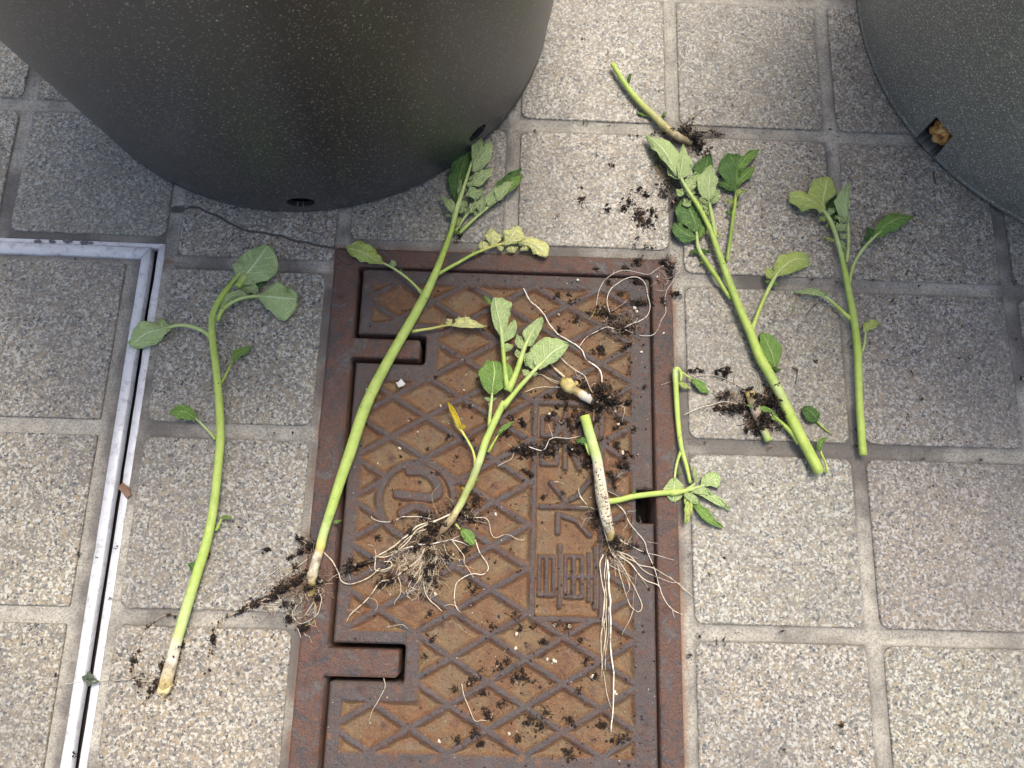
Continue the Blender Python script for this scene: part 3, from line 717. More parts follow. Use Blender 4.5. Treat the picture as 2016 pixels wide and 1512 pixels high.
def lump_mesh(mb, c, r, sub=2, amp=.35, sc=(1, 1, 1), cols=None, seed=None, rot=None, fr=1.0):
    bm = bmesh.new(); bmesh.ops.create_icosphere(bm, subdivisions=sub, radius=1.0)
    sd_ = (seed if seed is not None else rng.random() * 99) + 1
    vs = []
    for v_ in bm.verts:
        p_ = v_.co; n_ = float(vnoise(p_.x * 1.7 * fr + sd_, p_.y * 1.7 * fr + p_.z * 1.3 * fr + sd_, 2)) - .5 + .6 * (float(vnoise(p_.x * 4 * fr + sd_, p_.z * 4 * fr + p_.y * 3 * fr, 7)) - .5)
        p2 = Vector((p_.x * sc[0], p_.y * sc[1], p_.z * sc[2])) * (1 + amp * 2 * n_) * r
        if rot is not None: p2 = rot @ p2
        vs.append(Vector(c) + p2)
    fs = [tuple(v_.index for v_ in f.verts) for f in bm.faces]; bm.free()
    mb.add(vs, fs, [cols] * len(vs) if cols else None)
rad = Vector((h3.x - PC2[0], h3.y - PC2[1], 0)).normalized()
M_BARK = MT('pale_bark'); bc = M_BARK.coord(); bn = M_BARK.noise(bc, 260, 6, .7)
bcol = M_BARK.ramp(bn, [(0.33, (0.12, 0.04, 0.012)), (0.45, (0.50, 0.22, 0.06)), (0.56, (0.80, 0.46, 0.15)), (0.70, (0.85, 0.65, 0.3))])
M_BARK.bump(bn, .8, .002); M_BARK = M_BARK.fin(bcol, .4, .5)
mb = MB(); lump_mesh(mb, h3 - rad * .0085 + Vector((.0010, .0006, .0016)), .0100, 4, .12, (1, 1, .95), fr=2.2)
tag(mb.build('bark_chip', M_BARK), 'orange brown piece of bark seen through the diamond hole of the flecked pot', 'bark chip')

# ------------------------------------------------------------------ plant builders
GRN = (0.37, 0.49, 0.085); GRN2 = (0.42, 0.54, 0.125); PALE = (0.47, 0.57, 0.215); WHT = (0.66, 0.60, 0.46); CRM = (0.60, 0.47, 0.20); YG = (0.58, 0.58, 0.16); BRN = (0.10, 0.06, 0.03); LIM = (0.45, 0.57, 0.12)
def stem(mb, reg, pts, ns=12, lump=0.02, wk=1.0, hair=True):
    """pts: (x, y, full width, lift in mm, colour) in the zoom's own pixels"""
    sc = qs(reg); L = []; cols = []
    for a in pts:
        (x, y) = q(reg, [a[:2]])[0]; wpx = a[2] * sc * wk; lift = a[3] / 1000.0; col = a[4]
        lift *= 0.6; r0 = wpx / 2 * 0.00028; z = r0 + lift; p = P(x, y, z); r0 = wpx / 2 * mpp(p); z = r0 + lift; p = P(x, y, z)
        L.append((p.x, p.y, p.z, r0) + tuple(col))
    A = catmull(L, 0.0022)
    # small irregular bends and swellings
    n = len(A); t = np.arange(n) * .35 + rng.random() * 50
    A[:, 3] *= 1 + 0.06 * (vnoise(t, t * 0 + .5, 12) - .5)
    if hair:                      # fine bristles on the green parts
        for i in range(1, n - 1):
            if A[i, 5] < A[i, 4] * 1.12: continue
            tt = A[i + 1, :3] - A[i - 1, :3]; tt = tt / (np.linalg.norm(tt) + 1e-9); sd_ = np.cross(tt, (0, 0, 1.0)); uu = np.cross(sd_, tt)
            for _ in range(5):
                an = rng.uniform(-.5, math.pi + .5); d_ = sd_ * math.cos(an) + uu * math.sin(an); b_ = A[i, :3] + d_ * A[i, 3] * .9 + tt * rng.uniform(-.001, .001)
                L_ = rng.uniform(.0004, .0009); e_ = b_ + (d_ + tt * rng.uniform(-.3, .5)) * L_; w_ = np.cross(d_, tt) * .00004 + tt * .00003
                mb.add([b_ - w_, b_ + w_, e_], [(0, 1, 2)], [(.62, .7, .42)] * 3)
    tube(mb, A[:, :3], np.maximum(A[:, 3], .00012), [tuple(np.clip(c, 0, 1)) for c in A[:, 4:7]], ns, lump=lump, ridge=0.05 if ns > 9 else 0.0)
    return A
def leaf(parent, reg, mid, wl, wr, mat, fold=0.0, ruf=0.8, arch=0.0, name='leaf_blade', nu=30, nv=14, vc=0.38, curl=0.0):
    """mid: (x, y, height mm) along the midrib; wl, wr: half widths (zoom pixels) left and right of the direction of growth"""
    sc = qs(reg); L = []
    for a in mid:
        (x, y) = q(reg, [a[:2]])[0]; p = P(x, y, a[2] * 0.62 / 1000.0 + .0008); L.append((p.x, p.y, p.z))
    A = catmull(L, 0.0006); s_ = np.r_[0, np.cumsum(np.linalg.norm(np.diff(A, axis=0), axis=1))]; s_ /= s_[-1]
    us = np.linspace(0, 1, nu + 1); M_ = np.stack([np.interp(us, s_, A[:, k]) for k in range(3)], -1)
    T = np.gradient(M_, axis=0); T /= np.linalg.norm(T, axis=1, keepdims=True)
    lat = np.cross(T, (0, 0, 1.0)); lat /= np.linalg.norm(lat, axis=1, keepdims=True); up = np.cross(lat, T)
    k_ = mpp(Vector(M_[nu // 2])) * sc
    def prof(ws):
        xs_ = np.linspace(0, 1, len(ws)); cs = catmull([(a, b, 0) for a, b in zip(xs_, ws)], 0.02 if len(ws) > 2 else .1)
        o = np.argsort(cs[:, 0]); return np.maximum(np.interp(us, cs[o, 0], cs[o, 1]), 0)
    WL, WR = prof(wl) * k_, prof(wr) * k_
    ph = rng.random() * 6; ph2 = rng.random() * 6; vs = []; uvs = []; fs = []
    Lm = float(np.sum(np.linalg.norm(np.diff(M_, axis=0), axis=1)))
    seed = rng.randrange(999)
    for i, u in enumerate(us):
        for j in range(nv + 1):
            v_ = -1 + 2 * j / nv; W_ = WR[i] if v_ > 0 else WL[i]; av = abs(v_)
            W_ *= 1 + 0.10 * (float(vnoise(u * 8 + (3 if v_ > 0 else 40), seed, 1)) - .5) * 2
            x = av * W_; f_ = fold * (1 if fold > 0 else 1)
            th = f_ + curl * av
            off = lat[i] * (x * math.cos(th)) * (1 if v_ > 0 else -1) + up[i] * (x * math.sin(th))
            fr = 16 + 8 * (Lm / .03)
            dz = 1.35 * ruf / 1000 * (av ** 2) * (math.sin(fr * u * .55 + (ph if v_ > 0 else ph2)) * .6 + (float(vnoise(u * 7, v_ * 2 + seed, 4)) - .5) * 1.4)
            dz += arch / 1000 * math.sin(math.pi * u) * (1 - av * .3)
            dz += 0.0011 * (float(vnoise(u * 11 + seed, v_ * 4 + 9, 14)) - .5) * min(1, av * 2.5)
            dz += vc / 1000 * (-abs(math.sin(math.pi * (u * 6 - av * 2.1)))) * min(1, av * 3) * 1.5
            p_ = M_[i] + off + up[i] * dz
            vs.append(p_); uvs.append((u, v_ * .5 + .5))
            if i and j: k = i * (nv + 1) + j; fs.append((k - nv - 2, k - nv - 1, k, k - 1))
    vs = np.array(vs); g = ground_z(vs[:, 0], vs[:, 1]); vs[:, 2] = np.maximum(vs[:, 2], np.maximum(g, -0.0008) + 0.0006 + .0004 * (vnoise(vs[:, 0] * 900, vs[:, 1] * 900, 3)))
    mb = MB(); mb.add(vs, fs, None, uvs); o = mb.build(name, mat, parent)
    md = o.modifiers.new('thickness', 'SOLIDIFY'); md.thickness = 0.00028; md.offset = 0
    return o
OV = [.18, .62, .92, 1.0, .92, .70, .38, .04]        # ovate
LN = [.15, .55, .85, 1.0, .95, .75, .45, .05]
RD = [.20, .78, 1.0, 1.03, 1.0, .88, .62, .08]       # round ended
def W(pf, k): return [a * k for a in pf]

def root(mb, reg, pts, wpx, col=(0.56, 0.50, 0.40), wig=.5, lift=0.4, taper=.45, soilmb=None, sd=0.0):
    sc = qs(reg); A = catmull([(P(*q(reg, [a])[0][:2]).x, P(*q(reg, [a])[0][:2]).y, 0) for a in pts], 0.0011)
    n = len(A); t = np.linspace(0, n * .22, n); sdv = rng.random() * 90
    A[:, 0] += wig / 1000 * (vnoise(t + sdv, t * 0 + .3, 1) - .5) * 1.3; A[:, 1] += wig / 1000 * (vnoise(t + sdv, t * 0 + .7, 2) - .5) * 1.3
    r_ = wpx * .80 * sc / 2 * 0.00028 * np.linspace(1, taper, n) * (0.85 + .35 * vnoise(t * 2 + sdv, t * 0, 5)); r_ = np.maximum(r_, .00009)
    g = ground_z(A[:, 0], A[:, 1]); k = 9
    gm = np.array([g[max(0, i - k // 2):i + k // 2 + 1].max() for i in range(n)])
    gm = np.convolve(np.pad(gm, 4, mode='edge'), np.ones(9) / 9, 'valid')[:n]
    A[:, 2] = np.maximum(gm, g) + r_ + lift / 1000 * vnoise(t * 1.3 + sdv, t * 0 + 4, 6) + .0001
    kb = .8 + .3 * rng.random(); tube(mb, A, r_, [tuple(c * kb for c in col)] * n, 6, lump=.15)
    if soilmb is not None and sd > 0:
        for i in range(0, n, 2):
            if rng.random() < sd and vnoise(i * .25 + sdv, 2.2, 8) > .42:
                for _ in range(rng.choice((1, 2, 3))):
                    crumb(soilmb, A[i, 0] + rng.gauss(0, .0006), A[i, 1] + rng.gauss(0, .0006), A[i, 2] + rng.uniform(0, .0004), rng.uniform(.0003, .0009))
    return A
_ico = {}
def ico(sub):
    if sub not in _ico:
        bm = bmesh.new(); bmesh.ops.create_icosphere(bm, subdivisions=sub, radius=1.0)
        _ico[sub] = (np.array([v.co[:] for v in bm.verts]), [tuple(v.index for v in f.verts) for f in bm.faces]); bm.free()
    return _ico[sub]
def crumb(mb, x, y, z, r, sub=1, col=None, el=1.0):
    V, F = ico(sub); V = V * (1 + .45 * (nrg.random((len(V), 1)) - .5) * 1.6) * r
    V = V * np.array((el * rng.uniform(.7, 1.2), rng.uniform(.6, 1.1), rng.uniform(.5, .9)))
    a = rng.random() * 6.28; ca, sa = math.cos(a), math.sin(a)
    V = np.stack([V[:, 0] * ca - V[:, 1] * sa, V[:, 0] * sa + V[:, 1] * ca, V[:, 2]], -1) + np.array((x, y, z))
    mb.add(V, F, [col] * len(V) if col else None)
def clump(mb, reg, x, y, rx, n, ry=None, ang=0.0, hz=1.2, rmin=.0004, rmax=.0013, spread=.5, zb=0.0):
    """loose heap of crumbs and fibres"""
    sc = qs(reg); ry = ry or rx; px, py = q(reg, [(x, y)])[0]
    rmax *= .85
    for k_ in range(int(n * 2.0)):
        fine = k_ > n * .75; sp_ = spread * (1.7 if fine else 1.0)
        a, b = rng.gauss(0, sp_), rng.gauss(0, sp_); m_ = a * a + b * b
        xx = a * rx * math.cos(ang) - b * ry * math.sin(ang); yy = a * rx * math.sin(ang) + b * ry * math.cos(ang)
        p = P(px + xx * sc, py + yy * sc); g = float(ground_z(p.x, p.y)[0])
        r_ = rng.uniform(.00012, .00032) if fine else rmin * .8 + (rmax * .92 - rmin) * rng.random() ** 3.0
        crumb(mb, p.x, p.y, g + r_ * .6 + zb + rng.random() * hz * .001 * max(0, 1 - m_ * 1.6) * 2, r_, el=rng.choice((1, 1, 1.5, 1.8)) if r_ > .0005 else rng.choice((1, 1.6, 3.5)))
def fuzz(mb, reg, x, y, rx, n, ln=(20, 70), wpx=3.5, ry=None, col=(0.42, 0.34, 0.25), dirn=None):
    """fine branching rootlets; lengths in zoom pixels"""
    ry = ry or rx
    for _ in range(n):
        a0 = (x + rng.gauss(0, .5) * rx, y + rng.gauss(0, .5) * ry); L_ = rng.uniform(*ln)
        th = rng.random() * 6.28 if dirn is None else dirn + rng.gauss(0, .5)
        pts = [a0]
        for k in range(3):
            th += rng.gauss(0, .45); a0 = (a0[0] + math.cos(th) * L_ / 3, a0[1] + math.sin(th) * L_ / 3); pts.append(a0)
        kf = rng.uniform(.6, 1.3); root(mb, reg, pts, wpx, col=tuple(c * kf for c in col), wig=.6, lift=2.2)
def petiole(parent, reg, pts, name='leaf_stalk'):
    mb = MB(); stem(mb, reg, pts, 9); return mb.build(name, M_STEM, parent)
def plant(name, reg, xy, label, cat='plant', group='pulled up potato plants'):
    p = P(*q(reg, [xy])[0]); return empty(name, (p.x, p.y, 0), label, cat, group)
def cleaf(pl, reg, stalk, blades, sname='leaf_stalk'):
    st = petiole(pl, reg, stalk, sname) if stalk else pl
    for b in blades:
        leaf(st, reg, b[0], b[1], b[2], b[3], **(b[4] if len(b) > 4 else {}))
    return st

# ================================================================== plant A, far left
A = plant('potato_plant', 'p', (420, 900), 'slender leafy green stem lying right of the tiled hatch, straight up the grey tiles', )
mb = MB(); stem(mb, 'p', [(322, 1362, 17, 1, CRM), (326, 1345, 28, 1, CRM), (336, 1310, 27, 1, WHT), (346, 1270, 26, 1, WHT), (352, 1250, 24, 1.2, PALE), (364, 1208, 24, 1.5, PALE), (388, 1130, 23, 2, GRN2), (410, 1055, 22, 3, GRN2),
    (423, 980, 20, 4, GRN2), (431, 900, 19, 5, LIM), (434, 850, 19, 6, LIM), (429, 760, 17, 7, LIM), (421, 690, 16, 8, LIM), (417, 645, 15, 9, GRN2), (420, 615, 14, 9, GRN2), (434, 587, 13, 9, GRN), (456, 558, 10, 9, GRN), (478, 533, 7, 9, PALE)], wk=0.84)
mb.build('stem', M_STEM, A)
cleaf(A, 'd', [(1345, 330, 38, 10, GRN), (1400, 260, 24, 10, PALE)], [([(1355, 310, 10), (1400, 255, 11), (1450, 190, 11), (1520, 92, 9)], [25, 105, 112, 98, 72, 25], [20, 70, 108, 120, 95, 30], M_PALE, dict(ruf=1.4, curl=-.25))])
cleaf(A, 'd', [(1232, 525, 22, 8, GRN), (1262, 460, 24, 9, GRN2), (1340, 405, 20, 9, PALE), (1430, 384, 18, 9, PALE), (1500, 384, 14, 10, PALE)],
      [([(1460, 384, 9), (1530, 386, 10), (1600, 392, 10), (1684, 398, 8)], [10, 75, 95, 88, 70, 30], [10, 60, 88, 118, 112, 40], M_PALE, dict(ruf=1.8, curl=-.3)),
       ([(1250, 470, 8), (1290, 400, 9), (1350, 370, 9), (1410, 385, 9)], [8, 35, 38, 18, 4], [4, 14, 16, 12, 4], M_PALE, dict(ruf=.8)),
       ([(1370, 330, 6), (1430, 340, 6), (1450, 365, 6)], [14, 34, 30, 10], [14, 30, 26, 8], M_PALE, dict(ruf=1.2)),
       ([(1390, 330, 3), (1450, 300, 3), (1515, 285, 2)], [20, 48, 45, 10], [20, 45, 40, 10], M_DARK)])
leaf(A, 'd', [(1345, 300, 8), (1330, 280, 8), (1312, 266, 8)], [8, 22, 16, 3], [8, 18, 12, 3], M_PALE)
leaf(A, 'd', [(1380, 290, 9), (1410, 285, 9), (1438, 300, 9)], [10, 22, 20, 5], [10, 20, 18, 5], M_PALE)
cleaf(A, 'd', [(1210, 640, 30, 8, GRN2), (1165, 590, 24, 9, PALE), (1090, 556, 22, 9, PALE), (1010, 548, 19, 8, PALE), (940, 565, 14, 7, PALE)],
      [([(962, 556, 7), (900, 572, 7), (820, 600, 6), (740, 668, 4)], [12, 55, 70, 72, 55, 12], [10, 38, 66, 88, 80, 25], M_PALE, dict(ruf=1.5, curl=-.35)),
       ([(930, 560, 7), (915, 530, 7), (910, 510, 7)], [10, 22, 20, 4], [10, 22, 18, 4], M_PALE), ([(985, 548, 7), (975, 530, 7)], [5, 9, 3], [5, 9, 3], M_PALE)])
cleaf(A, 'd', [(1250, 885, 15, 7, GRN), (1285, 820, 14, 6, GRN), (1320, 745, 11, 5, GRN)], [([(1316, 752, 5), (1350, 705, 5), (1432, 670, 5)], [8, 22, 26, 16, 3], [8, 30, 34, 22, 3], M_MID, dict(fold=.3))])
cleaf(A, 'd', [(1222, 1195, 18, 6, GRN2), (1180, 1145, 14, 5, PALE), (1108, 1075, 11, 4, PALE)], [([(1112, 1080, 4), (1060, 1045, 5), (1010, 1038, 5), (964, 1040, 3)], [8, 36, 42, 38, 8], [8, 32, 40, 34, 8], M_MID, dict(fold=.1))])
cleaf(A, 'g', [(1225, 165, 20, 4, GRN), (1243, 130, 14, 5, GRN), (1255, 95, 9, 6, GRN)], [([(1250, 92, 6), (1280, 88, 6), (1316, 100, 5)], [3, 9, 8, 2], [3, 9, 8, 2], M_MID)])
cleaf(A, 'g', [(1105, 430, 16, 3, GRN), (1100, 395, 10, 3, GRN)], [([(1104, 398, 3), (1090, 370, 3), (1072, 352, 2)], [8, 20, 14, 3], [5, 24, 24, 3], M_DARK)])
rm, sm = MB(), MB()
root(rm, 'g', [(1030, 650), (960, 640), (860, 690), (810, 750), (790, 850), (760, 900), (755, 980), (790, 1025), (900, 1010)], 7, soilmb=sm, sd=.75, col=(.32, .24, .16))
root(rm, 'g', [(890, 1025), (800, 1012), (700, 1010), (480, 1020), (330, 1045), (220, 1060), (140, 1102)], 5.5, lift=3)
root(rm, 'g', [(900, 1040), (850, 1100), (800, 1158)], 8, soilmb=sm, sd=.9, col=(.3, .22, .15)); root(rm, 'g', [(975, 1020), (1005, 1072)], 8)
root(rm, 'g', [(860, 690), (900, 725)], 4); root(rm, 'g', [(1055, 700), (1075, 760)], 4); root(rm, 'g', [(900, 1090), (960, 1138)], 9, col=(.7, .6, .38)); root(rm, 'g', [(900, 1075), (925, 1125)], 9, col=(.7, .6, .38))
lump_mesh(rm, P(325, 1350, .003), .0034, 3, .34, (1, 1.4, .8), cols=(.62, .47, .24))
for x, y, r_, n in ((1010, 870, 18, 30), (1040, 820, 12, 25), (965, 1020, 30, 60), (900, 1030, 25, 60), (930, 930, 22, 45), (800, 1020, 30, 35), (765, 895, 16, 30), (1180, 300, 8, 14), (860, 1070, 16, 20)):
    clump(sm, 'g', x, y, r_, n, ry=r_ * 1.6, hz=3.5, rmax=.0009)
fuzz(rm, 'g', 820, 1000, 60, 14, (15, 60), 2.6)
rm.build('roots', M_ROOT, A); sm.build('clinging_soil', M_SOIL, A)

# ================================================================== plant B, long stem with yellow leaves
Bp = plant('potato_plant', 'p', (760, 740), 'longest stem, across the left of the iron lid, with yellow side leaves')
mb = MB(); stem(mb, 'p', [(614, 1150, 20, 1, CRM), (617, 1125, 25, 1, WHT), (624, 1098, 24, 1.2, WHT), (629, 1083, 23, 1.4, CRM), (632, 1072, 24, 1.5, YG), (637, 1050, 23, 1.8, PALE), (653, 1000, 25, 2, GRN2), (672, 940, 27, 2.5, GRN2), (690, 888, 29, 3, GRN2), (712, 820, 29, 3.5, GRN2), (733, 770, 28, 4, GRN2),
    (760, 718, 26, 4, GRN2), (790, 665, 25, 4.5, GRN2), (815, 622, 24, 5, GRN2), (840, 575, 22, 5.5, GRN2), (856, 540, 19, 6, GRN2), (873, 497, 15, 6.5, GRN), (888, 455, 13, 7, GRN), (898, 415, 13, 8, PALE), (912, 372, 9, 9, PALE), (929, 318, 6, 10, PALE)], wk=0.77)
mb.build('stem', M_STEM, Bp)
leaf(Bp, 't', [(405, 590, 11), (470, 480, 12), (540, 380, 13), (582, 285, 11)], [10, 45, 68, 62, 30, 6], [20, 70, 88, 72, 50, 8], M_PALE, ruf=1.0)
leaf(Bp, 't', [(410, 500, 11), (430, 400, 12), (450, 270, 12), (462, 158, 10)], [8, 38, 42, 36, 30, 8], [8, 40, 72, 60, 12, 4], M_PALE, fold=.5)
leaf(Bp, 't', [(430, 470, 6), (470, 360, 6), (480, 270, 5)], [10, 40, 30, 10], [10, 50, 45, 12], M_MID)
leaf(Bp, 't', [(250, 900, 5), (255, 740, 5), (300, 560, 5), (372, 350, 5)], [14, 70, 112, 120, 100, 28], [10, 34, 60, 85, 60, 25], M_DARK, fold=.12, ruf=1.5)
leaf(Bp, 't', [(272, 850, 7), (285, 760, 7), (290, 670, 6)], [8, 26, 22, 6], [8, 18, 16, 4], M_PALE, fold=.3)
leaf(Bp, 't', [(350, 735, 10), (430, 690, 11), (520, 620, 11), (600, 555, 10)], [8, 42, 62, 58, 42, 8], [8, 50, 66, 60, 50, 12], M_PALE, ruf=1.4)
leaf(Bp, 't', [(335, 830, 9), (400, 800, 10), (460, 790, 10), (512, 770, 9)], [8, 40, 42, 25, 4], [8, 50, 74, 45, 6], M_PALE, ruf=1.4)
leaf(Bp, 't', [(375, 680, 9), (400, 650, 9), (430, 655, 9)], [8, 22, 20, 4], [8, 24, 20, 4], M_PALE)
leaf(Bp, 't', [(225, 1010, 8), (200, 950, 9), (150, 890, 8), (85, 843, 6)], [12, 42, 45, 30, 4], [8, 38, 45, 26, 3], M_PALE, fold=.2)
leaf(Bp, 't', [(215, 1040, 7), (190, 1030, 6), (140, 1022, 5)], [5, 14, 12, 3], [5, 16, 12, 3], M_PALE)
leaf(Bp, 't', [(290, 960, 7), (330, 900, 8), (350, 940, 7)], [15, 40, 20, 4], [10, 28, 18, 4], M_PALE, ruf=1.6)
leaf(Bp, 't', [(275, 1000, 6), (310, 950, 7), (330, 900, 7)], [15, 38, 30, 6], [15, 35, 30, 6], M_PALE, ruf=1.8)
cleaf(Bp, 't', [(275, 1205, 34, 4, GRN2), (350, 1130, 32, 4, GRN2), (430, 1055, 28, 5, PALE), (560, 945, 26, 6, PALE), (700, 840, 16, 7, PALE), (800, 740, 8, 8, PALE)],
      [([(480, 1000, 7), (490, 930, 8), (510, 820, 8)], [10, 45, 52, 25, 4], [10, 40, 42, 22, 4], M_PALE, dict(fold=.2)),
       ([(565, 940, 8), (600, 850, 9), (665, 735, 9)], [10, 52, 60, 48, 30, 6], [8, 36, 42, 30, 18, 4], M_PALE, dict(fold=.2)),
       ([(645, 880, 9), (720, 780, 10), (808, 688, 10)], [10, 60, 75, 68, 40, 8], [8, 36, 40, 30, 20, 5], M_PALE, dict(fold=.2)),
       ([(730, 810, 9), (820, 720, 9), (905, 615, 9)], [8, 40, 55, 50, 30, 6], [6, 26, 34, 34, 22, 6], M_MID, dict(fold=.2)),
       ([(620, 800, 4), (740, 700, 4), (890, 560, 5)], [10, 50, 72, 60, 32, 8], [10, 40, 50, 45, 25, 6], M_DARK, dict(ruf=1.2)),
       ([(455, 1030, 6), (435, 1000, 7), (420, 985, 7)], [10, 25, 18, 4], [10, 22, 18, 4], M_PALE)])
cleaf(Bp, 't', [(235, 1190, 40, 3, GRN), (290, 1100, 26, 5, PALE), (350, 1020, 22, 6, PALE), (420, 950, 12, 7, PALE)],
      [([(370, 1000, 7), (410, 930, 7), (440, 880, 7)], [10, 30, 30, 6], [10, 40, 42, 6], M_PALE, dict(ruf=1.6)), ([(330, 1020, 7), (350, 980, 8), (360, 955, 8)], [6, 14, 12, 3], [6, 14, 12, 3], M_PALE),
       ([(260, 1140, 6), (265, 1090, 7), (290, 1050, 7)], [8, 20, 20, 4], [8, 22, 20, 4], M_PALEY), ([(225, 1210, 5), (250, 1190, 5), (275, 1195, 5)], [6, 14, 10, 3], [6, 14, 10, 3], M_MID)])
cleaf(Bp, 't', [(50, 1620, 36, 4, GRN2), (150, 1560, 34, 5, GRN2), (245, 1508, 32, 5, LIM), (400, 1420, 30, 5, LIM), (560, 1352, 28, 6, YG), (700, 1312, 24, 6, YG), (850, 1300, 14, 6, YG)],
      [([(508, 1375, 6), (510, 1330, 7), (505, 1282, 7)], [10, 42, 48, 42, 8], [10, 44, 52, 46, 10], M_YEL, dict(ruf=.8)),
       ([(600, 1335, 6), (603, 1250, 8), (600, 1160, 8)], [10, 38, 62, 78, 60, 12], [10, 60, 84, 78, 48, 10], M_YEL, dict(ruf=1.0)),
       ([(720, 1322, 6), (780, 1250, 8), (850, 1130, 8)], [10, 62, 88, 84, 60, 10], [8, 40, 85, 110, 98, 40], M_YEL, dict(ruf=1.4)),
       ([(860, 1300, 6), (950, 1296, 7), (1050, 1335, 7), (1150, 1430, 5)], [10, 42, 72, 100, 112, 88, 20], [10, 28, 40, 62, 78, 60, 20], M_YEL, dict(ruf=2.2, curl=-.3)),
       ([(680, 1320, 5), (685, 1350, 5), (680, 1378, 5)], [14, 30, 24, 4], [14, 36, 28, 4], M_YEL), ([(690, 1320, 6), (695, 1300, 6), (700, 1288, 6)], [8, 16, 12, 4], [8, 16, 12, 4], M_YEL),
       ([(790, 1335, 4), (800, 1370, 4), (805, 1398, 3)], [20, 52, 48, 10], [20, 52, 46, 10], M_YEL), ([(920, 1320, 4), (940, 1350, 4), (950, 1375, 3)], [30, 70, 55, 10], [20, 60, 60, 15], M_YEL),
       ([(415, 1415, 6), (418, 1392, 6), (420, 1375, 6)], [5, 16, 14, 3], [5, 18, 16, 3], M_PALEY)])
cleaf(Bp, 'k', [(960, 968, 40, 4, GRN2), (1060, 950, 30, 4, YG), (1180, 932, 26, 4, YG), (1300, 905, 22, 4, YG), (1450, 890, 14, 4, YG)],
      [([(1400, 900, 4), (1500, 890, 5), (1640, 895, 5), (1785, 905, 4)], [5, 40, 75, 78, 60, 30, 12, 3], [5, 20, 28, 34, 40, 30, 20, 3], M_YEL, dict(ruf=1.0)),
       ([(1350, 898, 4), (1370, 860, 5), (1395, 830, 5)], [8, 35, 36, 6], [8, 24, 26, 5], M_YEL), ([(1440, 890, 4), (1470, 850, 5), (1480, 800, 5)], [8, 34, 34, 6], [8, 30, 30, 5], M_YEL),
       ([(1520, 885, 5), (1560, 850, 5), (1590, 805, 5)], [8, 34, 40, 12], [8, 30, 30, 6], M_YEL), ([(1295, 905, 4), (1285, 885, 4)], [6, 12, 2], [6, 12, 2], M_PALEY)])
cleaf(Bp, 'k', [(1078, 572, 30, 5, GRN2), (1020, 490, 28, 5, PALE), (930, 400, 26, 5, LIM), (850, 335, 26, 5, PALE), (740, 262, 26, 5, PALE), (640, 212, 20, 5, PALE), (500, 150, 10, 5, PALE)],
      [([(640, 215, 5), (520, 150, 6), (380, 80, 6), (235, 40, 4)], [15, 60, 78, 92, 80, 12], [12, 70, 112, 130, 120, 25], M_PALEY, dict(ruf=1.8, curl=-.2)),
       ([(745, 250, 5), (750, 210, 6), (740, 180, 6)], [14, 42, 36, 6], [14, 34, 28, 6], M_PALE), ([(835, 300, 5), (840, 280, 5)], [5, 12, 3], [5, 12, 3], M_MID), ([(1080, 540, 6), (1055, 495, 6)], [8, 20, 3], [8, 20, 3], M_PALE)], )
mb = MB(); stem(mb, 'm', [(446, 315, 34, 3, PALE), (452, 270, 26, 3, PALE), (458, 225, 22, 3.4, WHT), (456, 188, 10, 3.6, WHT)], 8); mb.build('side_bud', M_STEM, Bp)
leaf(Bp, 'n', [(95, 275, 4), (130, 262, 5), (178, 248, 5)], [6, 16, 12, 3], [6, 16, 12, 3], M_MID)
rm, sm = MB(), MB()
RL = (0.60, 0.52, 0.40)
root(rm, 'r', [(1270, 300), (1180, 240), (1030, 235), (900, 290), (830, 350), (760, 385), (650, 422)], 9, RL, soilmb=sm, sd=.25)
root(rm, 'r', [(1250, 340), (1090, 430), (950, 550), (800, 670), (740, 740), (700, 820), (600, 900), (540, 915)], 11, RL, soilmb=sm, sd=.2)
root(rm, 'r', [(1300, 420), (1150, 540), (1050, 620), (900, 740), (860, 800), (820, 870), (770, 920)], 10, RL, soilmb=sm, sd=.2)
root(rm, 'r', [(1280, 650), (1100, 720), (1000, 800), (880, 860), (760, 905), (700, 930), (560, 1005), (450, 1050), (320, 1130), (240, 1250), (215, 1400), (190, 1510)], 26, (.42, .32, .22), soilmb=sm, sd=.8, taper=.4)
root(rm, 'g', [(1210, 800), (1195, 850), (1188, 920), (1182, 975), (1120, 1003)], 8, (.4, .3, .2), soilmb=sm, sd=.6)
root(rm, 'r', [(1440, 365), (1530, 460), (1610, 600), (1640, 690), (1720, 730), (1850, 700), (1960, 640), (2060, 555)], 17, (.70, .60, .42), taper=.8, lift=1.6)
root(rm, 'r', [(1380, 780), (1420, 900), (1400, 1010), (1340, 1090), (1200, 1160), (1120, 1100), (1120, 1010), (1160, 950)], 12, (.66, .62, .5), lift=2)
root(rm, 'r', [(1350, 860), (1330, 900), (1350, 970), (1350, 1100), (1320, 1160), (1230, 1190)], 9, (.52, .50, .12))
root(rm, 'r', [(1150, 960), (1100, 1060), (1160, 1150)], 14, (.68, .62, .5)); root(rm, 'r', [(1330, 930), (1240, 1060), (1170, 1110)], 9, RL)
root(rm, 'r', [(1210, 1210), (1230, 1280), (1280, 1300), (1310, 1370)], 9, RL); root(rm, 'r', [(1150, 1210), (1190, 1315)], 15, (.7, .66, .58))
root(rm, 'r', [(1420, 735), (1480, 720), (1540, 712)], 9, RL); root(rm, 'r', [(1400, 760), (1440, 820), (1330, 880)], 7, RL)
root(rm, 'r', [(800, 965), (900, 975), (1000, 950)], 10, RL); root(rm, 'r', [(700, 930), (820, 950), (980, 960)], 8, RL)
root(rm, 'r', [(340, 1120), (330, 1200), (280, 1310)], 6, RL); root(rm, 'r', [(1180, 540), (1215, 620)], 8, RL)
